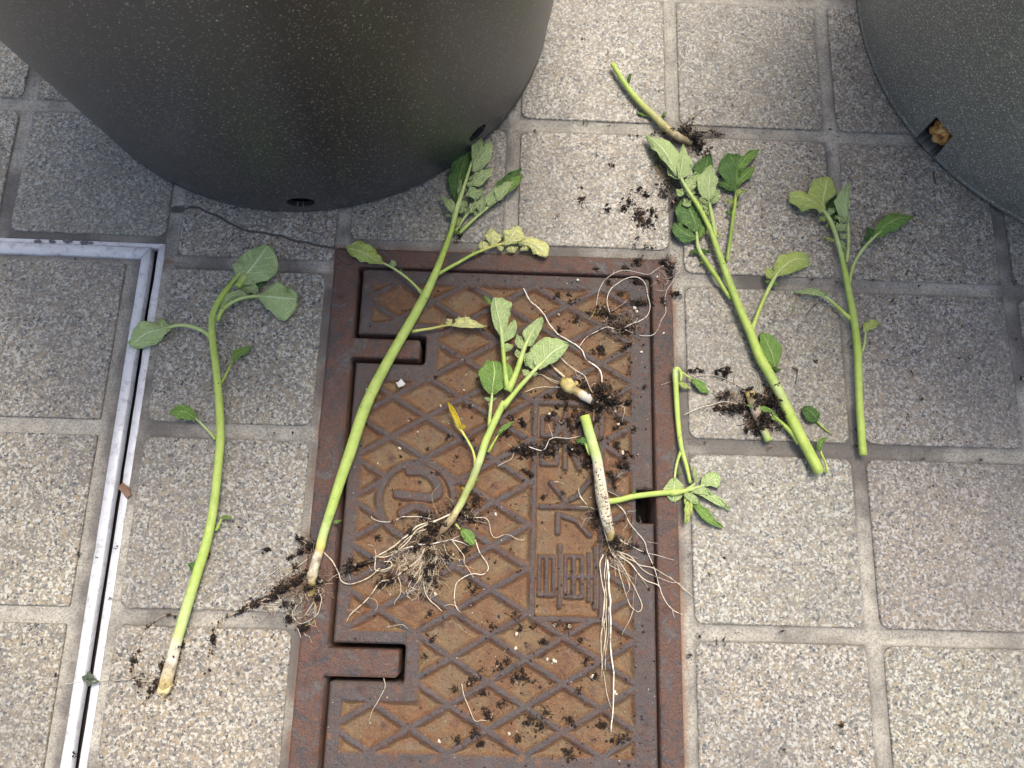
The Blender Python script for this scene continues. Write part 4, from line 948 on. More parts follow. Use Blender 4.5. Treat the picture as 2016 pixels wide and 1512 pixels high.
root(rm, 'r', [(1620, 620), (1700, 570), (1760, 530), (1900, 500), (2000, 470)], 16, (.12, .09, .07), soilmb=sm, sd=.9); root(rm, 'r', [(1480, 700), (1560, 640), (1650, 590)], 12, (.35, .3, .24))
fuzz(rm, 'r', 1150, 750, 200, 60, (60, 200), 6.5, ry=120, col=(.45, .36, .26)); fuzz(rm, 'r', 850, 950, 200, 30, (50, 160), 5, ry=100, col=(.5, .4, .3))
fuzz(rm, 'r', 1250, 1050, 150, 26, (60, 160), 5, ry=120, col=(.55, .48, .36)); fuzz(rm, 'r', 1300, 330, 80, 14, (40, 110), 5); fuzz(rm, 'r', 1150, 740, 260, 130, (60, 200), 5, ry=140, col=(.26, .18, .12)); fuzz(rm, 'r', 1350, 700, 160, 60, (60, 200), 5, ry=120, col=(.3, .2, .13)); fuzz(rm, 'r', 300, 1200, 120, 14, (40, 120), 4)
mbx = MB(); stem(mbx, 'r', [(1300, 590, 120, .6, WHT), (1310, 700, 90, .4, (.25, .17, .06)), (1315, 830, 50, .2, (.30, .24, .05)), (1270, 850, 30, .2, CRM)], 10, lump=.2); mbx.build('root_crown', M_STEM, Bp)
for x, y, rx, ry, ang, n in ((1290, 310, 70, 50, 0, 150), (1200, 370, 60, 20, -.5, 50), (1080, 430, 50, 14, -.5, 26), (1150, 700, 130, 70, -.4, 420), (1000, 780, 120, 60, -.45, 300), (880, 870, 90, 40, -.5, 130), (1400, 690, 80, 40, 0, 120), (1280, 620, 60, 30, 0, 70),
                             (1300, 760, 90, 60, 0, 170), (700, 940, 90, 30, -.5, 90), (540, 1020, 70, 14, -.5, 40), (230, 1330, 14, 80, 0, 60), (1070, 1100, 40, 50, 0, 70), (1220, 1220, 60, 40, 0, 100), (1380, 880, 40, 40, 0, 45), (1040, 950, 60, 30, 0, 60), (820, 350, 26, 12, 0, 26), (1170, 220, 40, 16, .3, 50), (1130, 530, 24, 24, 0, 24), (1760, 560, 90, 30, -.4, 60), (1740, 480, 30, 30, 0, 25)):
    clump(sm, 'r', x, y, rx, n, ry=ry, ang=ang, hz=3.2, rmin=.0003, rmax=.00125)
rm.build('roots', M_ROOT, Bp); sm.build('clinging_soil', M_SOIL, Bp)

# ================================================================== plant C, middle of the lid
Cp = plant('potato_plant', 'p', (950, 880), 'short bushy plant mid lid with three pale leaves and a wide root fan')
mb = MB(); stem(mb, 'm', [(1440, 1560, 70, .8, (.42, .45, .2)), (1490, 1480, 78, 1, (.40, .46, .17)), (1560, 1330, 82, 1.5, (.33, .38, .12)), (1610, 1230, 84, 1.8, (.38, .42, .14)), (1665, 1090, 86, 2.4, (.36, .42, .17)), (1712, 960, 84, 2.8, PALE), (1760, 800, 82, 3.4, GRN2), (1830, 640, 78, 4, GRN2), (1910, 470, 76, 4.6, GRN2), (1975, 340, 66, 5, GRN2)])
mb.build('stem', M_STEM, Cp)
cleaf(Cp, 'e', [(1035, 915, 34, 6, GRN2), (1022, 830, 26, 7, GRN2), (1012, 720, 24, 8, GRN), (1003, 620, 22, 8, PALE), (995, 560, 16, 8, PALE), (980, 480, 8, 8, PALE)],
      [([(1004, 610, 8), (990, 530, 9), (970, 450, 9), (962, 390, 7)], [10, 30, 40, 38, 30, 10], [10, 34, 62, 85, 92, 40], M_PALE, dict(ruf=1.2, curl=-.2)),
       ([(950, 425, 6), (925, 412, 6), (902, 380, 5)], [8, 12, 8, 2], [8, 16, 12, 2], M_MID), 
       ([(1010, 640, 8), (1045, 590, 9), (1075, 515, 9)], [8, 26, 28, 20, 3], [8, 26, 34, 26, 4], M_PALE),
       ([(1018, 690, 8), (1040, 672, 8), (1068, 668, 8)], [8, 22, 20, 4], [8, 20, 18, 4], M_PALE), ([(1022, 745, 8), (1035, 732, 8), (1048, 735, 8)], [5, 9, 3], [5, 9, 3], M_PALE)])
cleaf(Cp, 'e', [(1035, 920, 50, 5, GRN2), (1070, 850, 36, 6, GRN2), (1100, 770, 32, 7, GRN2), (1125, 690, 26, 8, PALE), (1150, 630, 18, 9, PALE), (1190, 560, 8, 9, PALE)],
      [([(1145, 650, 8), (1170, 595, 9), (1200, 550, 9), (1224, 502, 8)], [10, 42, 48, 36, 20, 6], [10, 34, 40, 34, 30, 10], M_PALE, dict(ruf=1.2, fold=.1)),
       ([(1130, 680, 8), (1105, 640, 9), (1090, 600, 9)], [10, 26, 28, 16, 4], [10, 20, 22, 14, 3], M_PALE, dict(ruf=1.2)), ([(1140, 660, 7), (1165, 640, 7), (1190, 630, 7)], [8, 20, 18, 4], [8, 24, 20, 4], M_PALE),
       ([(1112, 730, 7), (1095, 710, 8), (1088, 685, 8)], [8, 18, 16, 3], [8, 16, 14, 3], M_PALE), ([(1120, 720, 5), (1150, 730, 5), (1145, 780, 5)], [8, 22, 22, 6], [8, 26, 24, 6], M_PALE, dict(ruf=1.5))])
cleaf(Cp, 'e', [(1005, 1015, 42, 4, GRN2), (1060, 950, 30, 5, GRN2), (1110, 890, 28, 6, GRN2), (1160, 835, 24, 7, PALE), (1215, 775, 20, 8, PALE), (1290, 710, 9, 9, PALE)],
      [([(1205, 790, 8), (1255, 735, 9), (1310, 690, 9), (1380, 655, 8)], [18, 92, 110, 106, 92, 62, 6], [12, 30, 42, 48, 44, 30, 6], M_PALE, dict(ruf=1.2, curl=-.15)),
       ([(1200, 800, 7), (1170, 740, 8), (1155, 700, 8)], [14, 34, 30, 6], [14, 30, 30, 8], M_PALE, dict(ruf=1.2)),
       ([(1170, 830, 7), (1145, 822, 7), (1118, 800, 7)], [8, 18, 16, 4], [8, 20, 16, 4], M_PALE), ([(1185, 820, 7), (1200, 832, 7)], [6, 14, 3], [6, 14, 3], M_PALE), ([(1150, 850, 6), (1138, 850, 6)], [5, 8, 2], [5, 8, 2], M_PALE)])
cleaf(Cp, 'e', [(930, 1125, 24, 3, GRN), (935, 1050, 20, 4, PALE), (943, 980, 18, 5, PALE), (948, 930, 12, 5, PALE)],
      [([(945, 940, 5), (952, 880, 6), (960, 810, 6), (950, 750, 4)], [15, 55, 82, 92, 80, 25], [15, 60, 95, 108, 85, 30], M_MID, dict(ruf=1.6, fold=.1)),
       ([(942, 975, 5), (920, 965, 5), (903, 958, 5)], [5, 10, 3], [5, 10, 3], M_PALE), ([(948, 975, 5), (960, 965, 5), (972, 962, 5)], [4, 8, 3], [4, 8, 3], M_PALE), ([(938, 1000, 5), (925, 990, 5)], [4, 8, 2], [4, 8, 2], M_PALE)])
cleaf(Cp, 'm', [(1648, 1045, 34, 3, YG), (1650, 960, 28, 4, YG), (1620, 860, 26, 4, LIM), (1560, 750, 26, 5, YG), (1500, 655, 30, 5, YG)],
      [([(1505, 665, 5), (1450, 560, 6), (1400, 450, 6), (1352, 345, 4)], [8, 16, 22, 22, 14, 3], [10, 36, 46, 44, 30, 4], M_YEL2, dict(fold=.55, ruf=.8)), ([(1500, 660, 5), (1450, 560, 4), (1410, 480, 4)], [10, 28, 26, 6], [6, 10, 8, 2], M_YEL),
       ([(1515, 640, 5), (1530, 615, 6), (1556, 618, 6)], [8, 20, 14, 3], [8, 16, 12, 3], M_YEL2)])
cleaf(Cp, 'e', [(925, 1268, 18, 2, GRN), (960, 1205, 12, 3, GRN), (985, 1165, 10, 3, GRN)], [([(980, 1170, 3), (1010, 1135, 4), (1072, 1092, 3)], [5, 14, 14, 8, 2], [5, 12, 14, 8, 2], M_MID, dict(fold=.3))])
cleaf(Cp, 'm', [(1595, 1325, 24, 2, GRN), (1635, 1270, 20, 3, GRN), (1655, 1215, 16, 4, GRN)], [([(1652, 1225, 4), (1665, 1205, 5), (1695, 1208, 5)], [6, 14, 10, 3], [6, 12, 8, 2], M_MID)])
leaf(Cp, 'm', [(1530, 1310, 4), (1515, 1290, 4), (1520, 1275, 4)], [5, 12, 3], [5, 12, 3], M_YEL2)
cleaf(Cp, 'n', [(1440, 290, 24, 1, GRN), (1490, 350, 20, 1, GRN)], [([(1500, 355, 1.5), (1570, 420, 2), (1640, 525, 1)], [20, 56, 66, 50, 10], [15, 48, 56, 44, 8], M_MID, dict(ruf=.6))])
rm, sm = MB(), MB()
RW = (.64, .56, .42); R2 = (.52, .42, .27)
mbx = MB(); stem(mbx, 'n', [(1490, 60, 60, 1.2, (.5, .5, .2)), (1440, 160, 80, 1.5, (.5, .46, .22)), (1380, 260, 90, .6, (.42, .34, .18)), (1290, 360, 70, .3, (.30, .22, .12)), (1250, 400, 30, .2, (.3, .22, .12))], 10, lump=.15); mbx.build('root_crown', M_STEM, Cp)
root(rm, 'n', [(1400, 180), (1230, 250), (1050, 300), (960, 360), (900, 420), (780, 520), (650, 600), (540, 660)], 26, RW, lift=2, taper=.7)
root(rm, 'n', [(1230, 260), (1020, 350), (900, 490), (780, 590), (690, 645), (560, 655)], 20, RW, lift=2.5, taper=.6)
root(rm, 'n', [(1150, 330), (980, 400), (860, 500), (740, 600), (620, 640)], 15, RW, lift=2)
root(rm, 'n', [(560, 640), (555, 790), (610, 800), (700, 780), (745, 745), (725, 705), (650, 708)], 15, RW, lift=1.5, taper=.8)
root(rm, 'n', [(570, 800), (650, 820), (720, 780)], 9, RW); root(rm, 'n', [(560, 640), (540, 560), (500, 520), (455, 510)], 7, RL)
root(rm, 'n', [(1200, 240), (1050, 205), (950, 208), (850, 210), (780, 250), (700, 270), (600, 260), (515, 230), (512, 205)], 15, (.72, .66, .56), soilmb=sm, sd=.15, lift=1.5)
root(rm, 'n', [(1540, 200), (1650, 215), (1780, 230), (1810, 290), (1830, 390), (1880, 440), (1960, 410), (2040, 410), (2090, 440), (2170, 462), (2200, 440)], 13, RW, soilmb=sm, sd=.12, lift=1)
root(rm, 'n', [(1560, 220), (1680, 260), (1790, 275), (1815, 250)], 8, RW)
root(rm, 'n', [(1035, 520), (1180, 508), (1300, 475), (1400, 462), (1470, 485), (1585, 525)], 17, (.80, .76, .68), lift=4, taper=.5)
root(rm, 'n', [(1400, 462), (1460, 430), (1520, 405)], 9, (.8, .76, .68), lift=3); root(rm, 'n', [(1010, 530), (880, 552), (800, 590), (720, 640)], 17, (.78, .72, .62), lift=3)
root(rm, 'n', [(1400, 470), (1480, 570), (1530, 640), (1535, 720), (1590, 800), (1640, 882)], 14, RW, soilmb=sm, sd=.2, lift=1.5)
root(rm, 'n', [(1655, 460), (1700, 600), (1770, 700), (1795, 780), (1740, 842), (1640, 835), (1550, 865), (1450, 940), (1430, 1050), (1440, 1180), (1490, 1258)], 13, (.74, .66, .54), lift=1.5, taper=.8)
root(rm, 'n', [(1310, 1190), (1380, 1172), (1440, 1190), (1495, 1230)], 10, RW); root(rm, 'n', [(1450, 750), (1600, 770), (1720, 830)], 6, R2)
root(rm, 'n', [(1100, 560), (1050, 650), (960, 730), (880, 790), (800, 855), (720, 900), (610, 920), (540, 1020), (470, 1110), (360, 1210), (270, 1290), (235, 1360)], 24, (.60, .50, .36), soilmb=sm, sd=.22, taper=.6, lift=1)
root(rm, 'n', [(610, 910), (680, 910), (640, 990), (560, 1060)], 8, RL); root(rm, 'n', [(480, 1110), (560, 1130), (570, 1210), (540, 1240)], 7, RL); root(rm, 'n', [(380, 1260), (300, 1240), (245, 1235)], 7, RL)
root(rm, 'n', [(800, 870), (830, 950), (825, 1060), (760, 1160), (765, 1212)], 11, RW)
root(rm, 'n', [(760, 880), (770, 950), (775, 1005)], 7, RL)
root(rm, 'n', [(1090, 600), (1060, 740), (990, 850), (930, 940), (915, 985)], 18, RW); root(rm, 'n', [(1100, 850), (1090, 950), (1110, 1060), (1160, 1140), (1220, 1190), (1292, 1258)], 18, (.72, .64, .5), taper=.6)
root(rm, 'n', [(1200, 780), (1180, 900), (1120, 1045)], 14, RW); root(rm, 'n', [(1070, 850), (1020, 920), (960, 1010)], 15, RW); root(rm, 'n', [(1050, 680), (980, 770), (860, 870)], 16, R2)
root(rm, 'n', [(1080, 640), (1020, 720), (950, 800)], 16, RW); root(rm, 'n', [(800, 660), (850, 740), (900, 760), (1000, 700)], 9, RL); root(rm, 'n', [(1300, 500), (1340, 620), (1345, 735)], 9, RL); root(rm, 'n', [(1200, 520), (1230, 640), (1280, 700)], 8, RL)
root(rm, 'n', [(500, 700), (400, 735), (280, 755)], 14, (.2, .15, .1), soilmb=sm, sd=.8); root(rm, 'n', [(480, 730), (500, 790), (520, 810)], 7, RL); root(rm, 'n', [(225, 720), (260, 830), (280, 905)], 7, RL)
root(rm, 'n', [(1240, 180), (1200, 90), (1180, 0), (1190, -60), (1260, -140), (1330, -220)], 6, R2, lift=2); root(rm, 'n', [(1420, 50), (1360, 0), (1330, -40)], 5, R2, lift=2)
root(rm, 's', [(0, 1112), (60, 1070), (150, 1020), (200, 920), (300, 880)], 12, (.60, .50, .42), soilmb=sm, sd=.2)
fuzz(rm, 'n', 1080, 680, 200, 80, (60, 200), 7, ry=200, dirn=2.0, col=(.6, .52, .4)); fuzz(rm, 'n', 1000, 640, 260, 75, (70, 230), 6.5, ry=130, dirn=2.2, col=(.50, .40, .28)); fuzz(rm, 'n', 1120, 850, 160, 60, (60, 200), 6.5, ry=180, dirn=1.9, col=(.48, .39, .27))
fuzz(rm, 'n', 1180, 350, 180, 45, (60, 160), 6, ry=120, col=(.40, .31, .2)); fuzz(rm, 'n', 1200, 580, 140, 40, (60, 180), 6, ry=120, dirn=1.6, col=(.5, .42, .3)); fuzz(rm, 'n', 960, 1030, 70, 18, (40, 110), 6, col=(.6, .52, .4))
fuzz(rm, 'n', 1600, 200, 120, 14, (40, 110), 5); fuzz(rm, 'n', 1150, 450, 260, 110, (60, 200), 5, ry=220, col=(.26, .18, .11)); fuzz(rm, 'n', 1350, 200, 200, 50, (50, 150), 5, ry=140, col=(.24, .17, .11)); fuzz(rm, 'n', 1000, 760, 200, 50, (60, 200), 5, ry=180, col=(.34, .25, .16))
for x, y, rx, ry, ang, n in ((1340, 300, 90, 60, -.6, 330), (1430, 200, 60, 60, 0, 150), (1160, 760, 110, 120, 0, 160), (1000, 560, 120, 60, -.5, 90), (1200, 330, 150, 120, 0, 480), (1480, 140, 110, 80, 0, 230), (1120, 470, 110, 90, 0, 240), (1620, 230, 120, 36, .1, 90), (1150, 640, 110, 110, 0, 200), (1140, 860, 110, 120, 0, 230), (960, 880, 60, 60, 0, 60), (700, 910, 80, 50, 0, 80), (1100, 200, 70, 26, 0, 60), (950, 370, 60, 50, 0, 70),
                             (1530, 590, 34, 30, 0, 36), (400, 730, 130, 24, -.2, 70), (280, 760, 60, 60, 0, 60), (790, 560, 60, 30, -.6, 30), (1660, 30, 60, 60, 0, 50), (1350, 640, 60, 50, 0, 40), (600, 950, 60, 60, -.6, 50)):
    clump(sm, 'n', x, y, rx, n, ry=ry, ang=ang, hz=3.0, rmin=.0003, rmax=.00125)
rm.build('roots', M_ROOT, Cp); sm.build('clinging_soil', M_SOIL, Cp)

# ================================================================== plant D, cut stub with long white roots
Dp = plant('potato_plant', 'p', (1180, 950), 'cut stub, green above and white below, with long straight white roots')
mb = MB(); stem(mb, 's', [(958, 552, 112, 2.6, LIM), (985, 650, 112, 2.6, GRN2), (1015, 760, 112, 2.4, PALE), (1045, 860, 112, 2.2, PALE), (1075, 960, 112, 2, PALE), (1100, 1060, 112, 1.8, (.56, .60, .36)), (1108, 1120, 116, 1.6, WHT), (1125, 1250, 126, 1.4, WHT), (1143, 1400, 134, 1.2, WHT), (1165, 1520, 138, 1.1, WHT), (1190, 1650, 130, 1, WHT), (1225, 1790, 110, .9, WHT), (1245, 1850, 90, .8, (.4, .3, .12)), (1235, 1930, 50, .6, CRM)], ns=14)
mb.build('stem', M_STEM, Dp)
cleaf(Dp, 's', [(1010, 985, 20, 3, GRN2), (985, 910, 30, 4, GRN2), (962, 850, 24, 5, GRN)], [([(975, 870, 5), (930, 840, 6), (852, 835, 4)], [15, 22, 16, 3], [20, 55, 52, 20, 3], M_DARK)])
sh = MB(); stem(sh, 's', [(1200, 1500, 66, .6, GRN2), (1340, 1478, 62, .8, GRN2), (1500, 1440, 62, 1, GRN2), (1700, 1414, 60, 1.2, GRN2), (1900, 1395, 60, 1.6, GRN2), (2030, 1378, 52, 2.2, GRN2)]); shoot = sh.build('side_shoot', M_STEM, Dp)
leaf(shoot, 's', [(1500, 1445, 3), (1505, 1410, 4), (1512, 1362, 4)], [8, 22, 18, 4], [8, 22, 16, 4], M_MID)
def sleaf(st, bl): cleaf(shoot, 'w', st, bl)
sleaf([(160, 1165, 40, 1.5, GRN2), (270, 1140, 36, 3, GRN2), (340, 1120, 24, 4, PALE), (410, 1098, 18, 5, PALE), (470, 1055, 8, 5, PALE)], [([(400, 1108, 5), (440, 1070, 6), (480, 1035, 6), (515, 990, 4)], [8, 30, 48, 46, 35, 8], [6, 26, 55, 92, 66, 10], M_PALE, dict(ruf=1.2))])
sleaf([(280, 1130, 26, 3, GRN2), (330, 1100, 18, 4, PALE), (358, 1070, 14, 5, PALE)], [([(360, 1075, 5), (355, 1010, 6), (335, 940, 5)], [5, 14, 16, 10, 2], [5, 16, 18, 12, 2], M_PALE, dict(fold=.4))])
leaf(shoot, 'w', [(320, 1140, 4), (390, 1130, 5), (430, 1130, 5), (470, 1180, 4)], [8, 18, 22, 18, 4], [10, 30, 38, 30, 8], M_PALE, fold=.2)
leaf(shoot, 'w', [(350, 1150, 3), (440, 1170, 4), (540, 1230, 4), (622, 1302, 2)], [8, 24, 32, 36, 22, 4], [8, 24, 30, 26, 14, 3], M_PALE, ruf=1.2)
leaf(shoot, 'w', [(265, 1165, 4), (320, 1185, 5), (375, 1235, 4)], [8, 24, 28, 26, 8], [8, 30, 36, 34, 10], M_PALE)
leaf(shoot, 'w', [(345, 1240, 2), (420, 1310, 4), (500, 1385, 4), (575, 1428, 2)], [14, 34, 40, 32, 20, 4], [12, 38, 48, 40, 20, 4], M_MID, fold=.25)
leaf(shoot, 'w', [(350, 1200, 2), (365, 1240, 2), (360, 1290, 1)], [14, 30, 30, 8], [14, 30, 28, 8], M_MID)
leaf(shoot, 'w', [(280, 1180, 3), (300, 1260, 4), (295, 1330, 4), (275, 1398, 2)], [8, 26, 32, 26, 18, 6], [8, 26, 30, 28, 20, 6], M_PALEY, fold=.2)
rm, sm = MB(), MB(); RB = (.70, .62, .47)
root(rm, 'o', [(1130, 150), (1150, 300), (1200, 470), (1280, 650), (1350, 760), (1420, 880), (1450, 1000)], 11, RB, lift=3)
root(rm, 'o', [(1165, 630), (1130, 720), (1145, 900), (1175, 1060), (1178, 1200), (1160, 1330), (1145, 1450), (1140, 1600)], 16, RB, taper=.5)
root(rm, 'o', [(1190, 640), (1180, 850), (1200, 1100), (1190, 1300), (1200, 1480), (1185, 1650), (1190, 1900)], 12, RB)
root(rm, 'h', [(1585, 660), (1570, 760), (1568, 900), (1590, 1010), (1600, 1100), (1625, 1180)], 6, RB)
root(rm, 'h', [(1600, 330), (1607, 440), (1615, 560), (1618, 700), (1620, 860), (1634, 1000), (1632, 1150), (1624, 1308)], 13, (.78, .72, .58), taper=.6, lift=2)
root(rm, 'h', [(1604, 350), (1585, 520), (1575, 650), (1590, 760), (1575, 880), (1572, 1000)], 7, RB); root(rm, 'h', [(1605, 600), (1608, 760), (1595, 860)], 6, RB)
root(rm, 'o', [(1300, 580), (1450, 640), (1550, 740), (1700, 775), (1850, 850), (2010, 960), (2100, 1040)], 16, RB, taper=.35, lift=2)
root(rm, 'i', [(0, 425), (80, 490), (170, 570), (225, 635), (270, 695)], 4, RB, taper=.5)
root(rm, 'o', [(1330, 590), (1400, 650), (1520, 720), (1650, 830), (1800, 890), (1900, 930), (2010, 945)], 12, RB, lift=1.6)
root(rm, 'o', [(1340, 640), (1450, 720), (1560, 850), (1650, 920), (1770, 970), (1800, 1050), (1900, 1220), (2030, 1290)], 17, RB, soilmb=sm, sd=.12, lift=1.6, taper=.5)
root(rm, 'o', [(1260, 600), (1340, 700), (1420, 820), (1500, 980), (1570, 1120), (1588, 1215), (1550, 1262), (1470, 1200), (1420, 1080), (1350, 860), (1310, 720)], 15, RB, taper=.6)
root(rm, 'o', [(1340, 450), (1450, 520), (1600, 590), (1800, 650), (1940, 690)], 13, RB, soilmb=sm, sd=.35, taper=.35)
root(rm, 'o', [(1260, 20), (1320, 70), (1400, 150), (1450, 270), (1540, 390), (1620, 500), (1650, 600), (1720, 760), (1770, 950), (1800, 1010)], 13, (.75, .7, .6), soilmb=sm, sd=.08, taper=.7, lift=1.5)
root(rm, 'o', [(1240, 750), (1380, 820), (1450, 860), (1500, 900)], 9, RL); root(rm, 'o', [(1380, 760), (1440, 860), (1450, 1000), (1410, 1060)], 8, RB)
root(rm, 'o', [(1500, 1230), (1450, 1350), (1370, 1510)], 8, RB); root(rm, 'o', [(1530, 840), (1510, 960), (1495, 1230)], 6, RL); root(rm, 'o', [(1570, 870), (1620, 930), (1650, 980), (1690, 1035)], 10, R2, soilmb=sm, sd=.4)
root(rm, 'o', [(1150, 80), (1080, 130), (1030, 100), (900, 100)], 12, (.62, .58, .3)); root(rm, 'o', [(1060, 210), (960, 235), (930, 300), (910, 335)], 8, RL); root(rm, 'o', [(900, -20), (940, 30), (985, 75)], 10, RB)
root(rm, 'o', [(1920, 1240), (1930, 1290), (1942, 1330)], 7, RB); root(rm, 'o', [(1430, 150), (1500, 150), (1520, 138)], 7, RL); root(rm, 'o', [(1450, 290), (1410, 330), (1400, 360)], 6, RL); root(rm, 'o', [(1640, 480), (1760, 500)], 6, RL)
root(rm, 's', [(895, 1340), (900, 1410), (960, 1500), (990, 1540)], 11, RB); root(rm, 's', [(1220, 1380), (1330, 1450), (1360, 1490)], 9, R2, soilmb=sm, sd=.4)
root(rm, 's', [(1300, 1240), (1340, 1200), (1385, 1172)], 6, RL); root(rm, 's', [(1330, 1225), (1370, 1240), (1405, 1275)], 5, RL)
fuzz(rm, 'o', 1300, 640, 110, 26, (60, 220), 6, ry=120, dirn=.9, col=RL); fuzz(rm, 'o', 1290, 560, 120, 50, (50, 180), 5, col=(.3, .22, .14)); fuzz(rm, 'o', 1000, 200, 90, 14, (40, 120), 5); fuzz(rm, 'o', 1500, 300, 90, 12, (30, 90), 4)
for x, y, rx, ry, n in ((1270, 480, 90, 60, 190), (1330, 560, 80, 40, 90), (1230, 620, 40, 30, 40), (1080, 160, 60, 60, 70), (1190, 200, 60, 180, 34), (1060, 300, 60, 60, 50), (1480, 530, 90, 20, 36)):
    clump(sm, 'o', x, y, rx, n, ry=ry, hz=4.5, rmin=.0003, rmax=.0011)
for _ in range(75):       # flecks of earth on the white part
    t_ = rng.random() ** .8; xx = 1100 + (1235 - 1100) * t_ ** 1.2 + rng.uniform(-52, 52); yy = 1130 + (1820 - 1130) * t_; r_ = rng.uniform(.00015, .00042)
    a_ = abs(xx - (1100 + 135 * t_ ** 1.2)) / 66; zz = .0014 + .0052 * (1 + math.sqrt(max(0, 1 - a_ * a_)))
    px, py = q('s', [(xx, yy)])[0]; p = P(px, py, zz); crumb(sm, p.x, p.y, p.z, r_, el=2.0)
rm.build('roots', M_ROOT, Dp); sm.build('clinging_soil', M_SOIL, Dp)

# ================================================================== shoot F, hooked
Fp = plant('potato_shoot', 'w', (215, 500), 'thin green shoot beside the iron surround, hooked over at its top, forked below', 'plant', 'pulled up potato plants')
mb = MB(); stem(mb, 'w', [(262, 1180, 20, 1, GRN2), (314, 1080, 26, 1, GRN2), (285, 950, 30, 1.5, GRN2), (248, 820, 34, 2, GRN2), (228, 700, 38, 2.6, LIM), (214, 560, 40, 3.2, LIM), (206, 430, 42, 4, GRN2), (200, 300, 44, 5, GRN2), (195, 225, 46, 6, PALE), (197, 190, 46, 6.5, PALE)][1:])
stem(mb, 'w', [(192, 196, 40, 6.5, PALE), (210, 180, 30, 7.5, GRN2), (232, 195, 26, 6.5, GRN2), (242, 240, 26, 5, GRN2), (236, 285, 24, 4, GRN2)]); mb.build('stem', M_STEM, Fp)
leaf(Fp, 'w', [(222, 280, 4), (260, 315, 4), (326, 337, 2)], [8, 24, 22, 10, 2], [6, 16, 14, 6, 2], M_PALEY, fold=.3)
cleaf(Fp, 'w', [(246, 212, 22, 6, GRN2), (290, 240, 16, 5, GRN2), (330, 268, 12, 4, GRN2)], [([(325, 262, 4), (370, 295, 5), (415, 335, 4), (460, 372, 2)], [6, 24, 34, 38, 30, 8], [6, 26, 32, 34, 24, 6], M_MID, dict(ruf=.8))])
cleaf(Fp, 'w', [(243, 825, 28, 2, GRN2), (215, 900, 22, 2, GRN2), (198, 980, 20, 1.6, PALE), (190, 1060, 18, 1, PALE)], [([(190, 1040, 1), (188, 1110, 1), (185, 1170, 1), (180, 1226, .5)], [20, 62, 84, 88, 62, 14], [16, 52, 72, 76, 50, 12], M_PALE, dict(ruf=.6, curl=-.1)),
       ([(215, 1000, 2), (235, 1000, 2), (242, 1010, 2)], [5, 9, 3], [5, 9, 3], M_MID), ([(212, 975, 2), (232, 968, 2)], [4, 7, 2], [4, 7, 2], M_MID)])

# ================================================================== plant G, topmost stub
Gp = plant('potato_plant', 'p', (1265, 210), 'topmost bare green stub with a dark root knot, between the two pots')
mb = MB(); stem(mb, 'u', [(92, 92, 34, 5, LIM), (150, 185, 36, 4, GRN2), (210, 275, 38, 3.2, GRN2), (290, 370, 44, 2.4, (.44, .5, .14)), (380, 455, 46, 2, (.46, .47, .17)), (450, 525, 52, 1.6, (.52, .48, .2)), (505, 575, 50, 1.2, (.46, .38, .18)), (560, 612, 58, 1, (.40, .34, .2)), (610, 635, 50, .6, (.22, .17, .08)), (655, 655, 36, .3, (.35, .30, .18))])
mb.build('stem', M_STEM, Gp)
leaf(Gp, 'u', [(210, 222, 4), (212, 190, 4), (224, 164, 3)], [5, 10, 10, 2], [5, 10, 8, 2], M_DARK); leaf(Gp, 'u', [(340, 465, 1), (305, 448, 1), (262, 440, .5)], [4, 10, 10, 2], [4, 10, 8, 2], M_MID); leaf(Gp, 'u', [(465, 470, 2), (458, 445, 2), (460, 425, 2)], [4, 8, 2], [4, 8, 2], M_MID)
rm, sm = MB(), MB(); RD_ = (.17, .12, .08)
root(rm, 'u', [(510, 590), (440, 572), (380, 580), (325, 592)], 6, R2, soilmb=sm, sd=.3); root(rm, 'u', [(560, 560), (620, 510), (700, 450), (752, 410)], 7, RD_, soilmb=sm, sd=.8)
root(rm, 'u', [(640, 600), (720, 585), (820, 585), (880, 550), (930, 525), (972, 490)], 4.5, RW, soilmb=sm, sd=.1, lift=3); root(rm, 'u', [(700, 590), (780, 575), (850, 605), (866, 650)], 6, RD_, soilmb=sm, sd=.8)
root(rm, 'u', [(760, 600), (790, 650), (785, 700)], 4, R2); root(rm, 'u', [(650, 580), (700, 535)], 5, RD_, soilmb=sm, sd=.7); root(rm, 'u', [(640, 690), (700, 740), (760, 720), (795, 680)], 6, RD_, soilmb=sm, sd=.6)
root(rm, 'u', [(400, 760), (405, 830), (440, 900), (500, 945), (552, 1000)], 6, (.50, .48, .12)); root(rm, 'u', [(455, 860), (440, 1000), (428, 1100), (422, 1220), (446, 1325)], 3.6, RW, taper=.8)
root(rm, 'u', [(410, 690), (380, 740), (345, 775)], 5, (.4, .35, .12)); root(rm, 'u', [(370, 905), (450, 900), (520, 900)], 4, RL); root(rm, 'u', [(640, 690), (700, 760)], 5, RL)
fuzz(rm, 'u', 450, 850, 60, 34, (25, 90), 3.2, ry=130, dirn=1.6, col=(.38, .3, .2)); fuzz(rm, 'u', 750, 600, 90, 26, (25, 90), 3, ry=60, col=(.36, .28, .2)); fuzz(rm, 'u', 640, 640, 120, 70, (20, 90), 3, col=(.24, .17, .12)); fuzz(rm, 'u', 450, 820, 70, 50, (20, 90), 3, ry=150, col=(.26, .19, .13))
for x, y, rx, ry, n in ((590, 625, 60, 24, 170), (650, 650, 50, 24, 120), (600, 580, 60, 16, 110), (500, 590, 50, 14, 60), (680, 610, 50, 30, 70), (700, 680, 46, 44, 170), (420, 700, 30, 34, 60), (440, 790, 40, 50, 50), (640, 545, 24, 12, 20), (470, 960, 60, 50, 70), (780, 590, 90, 16, 50), (760, 740, 40, 40, 50), (450, 1020, 40, 26, 30)):
    clump(sm, 'u', x, y, rx, n, ry=ry, hz=4, rmin=.0003, rmax=.0012)
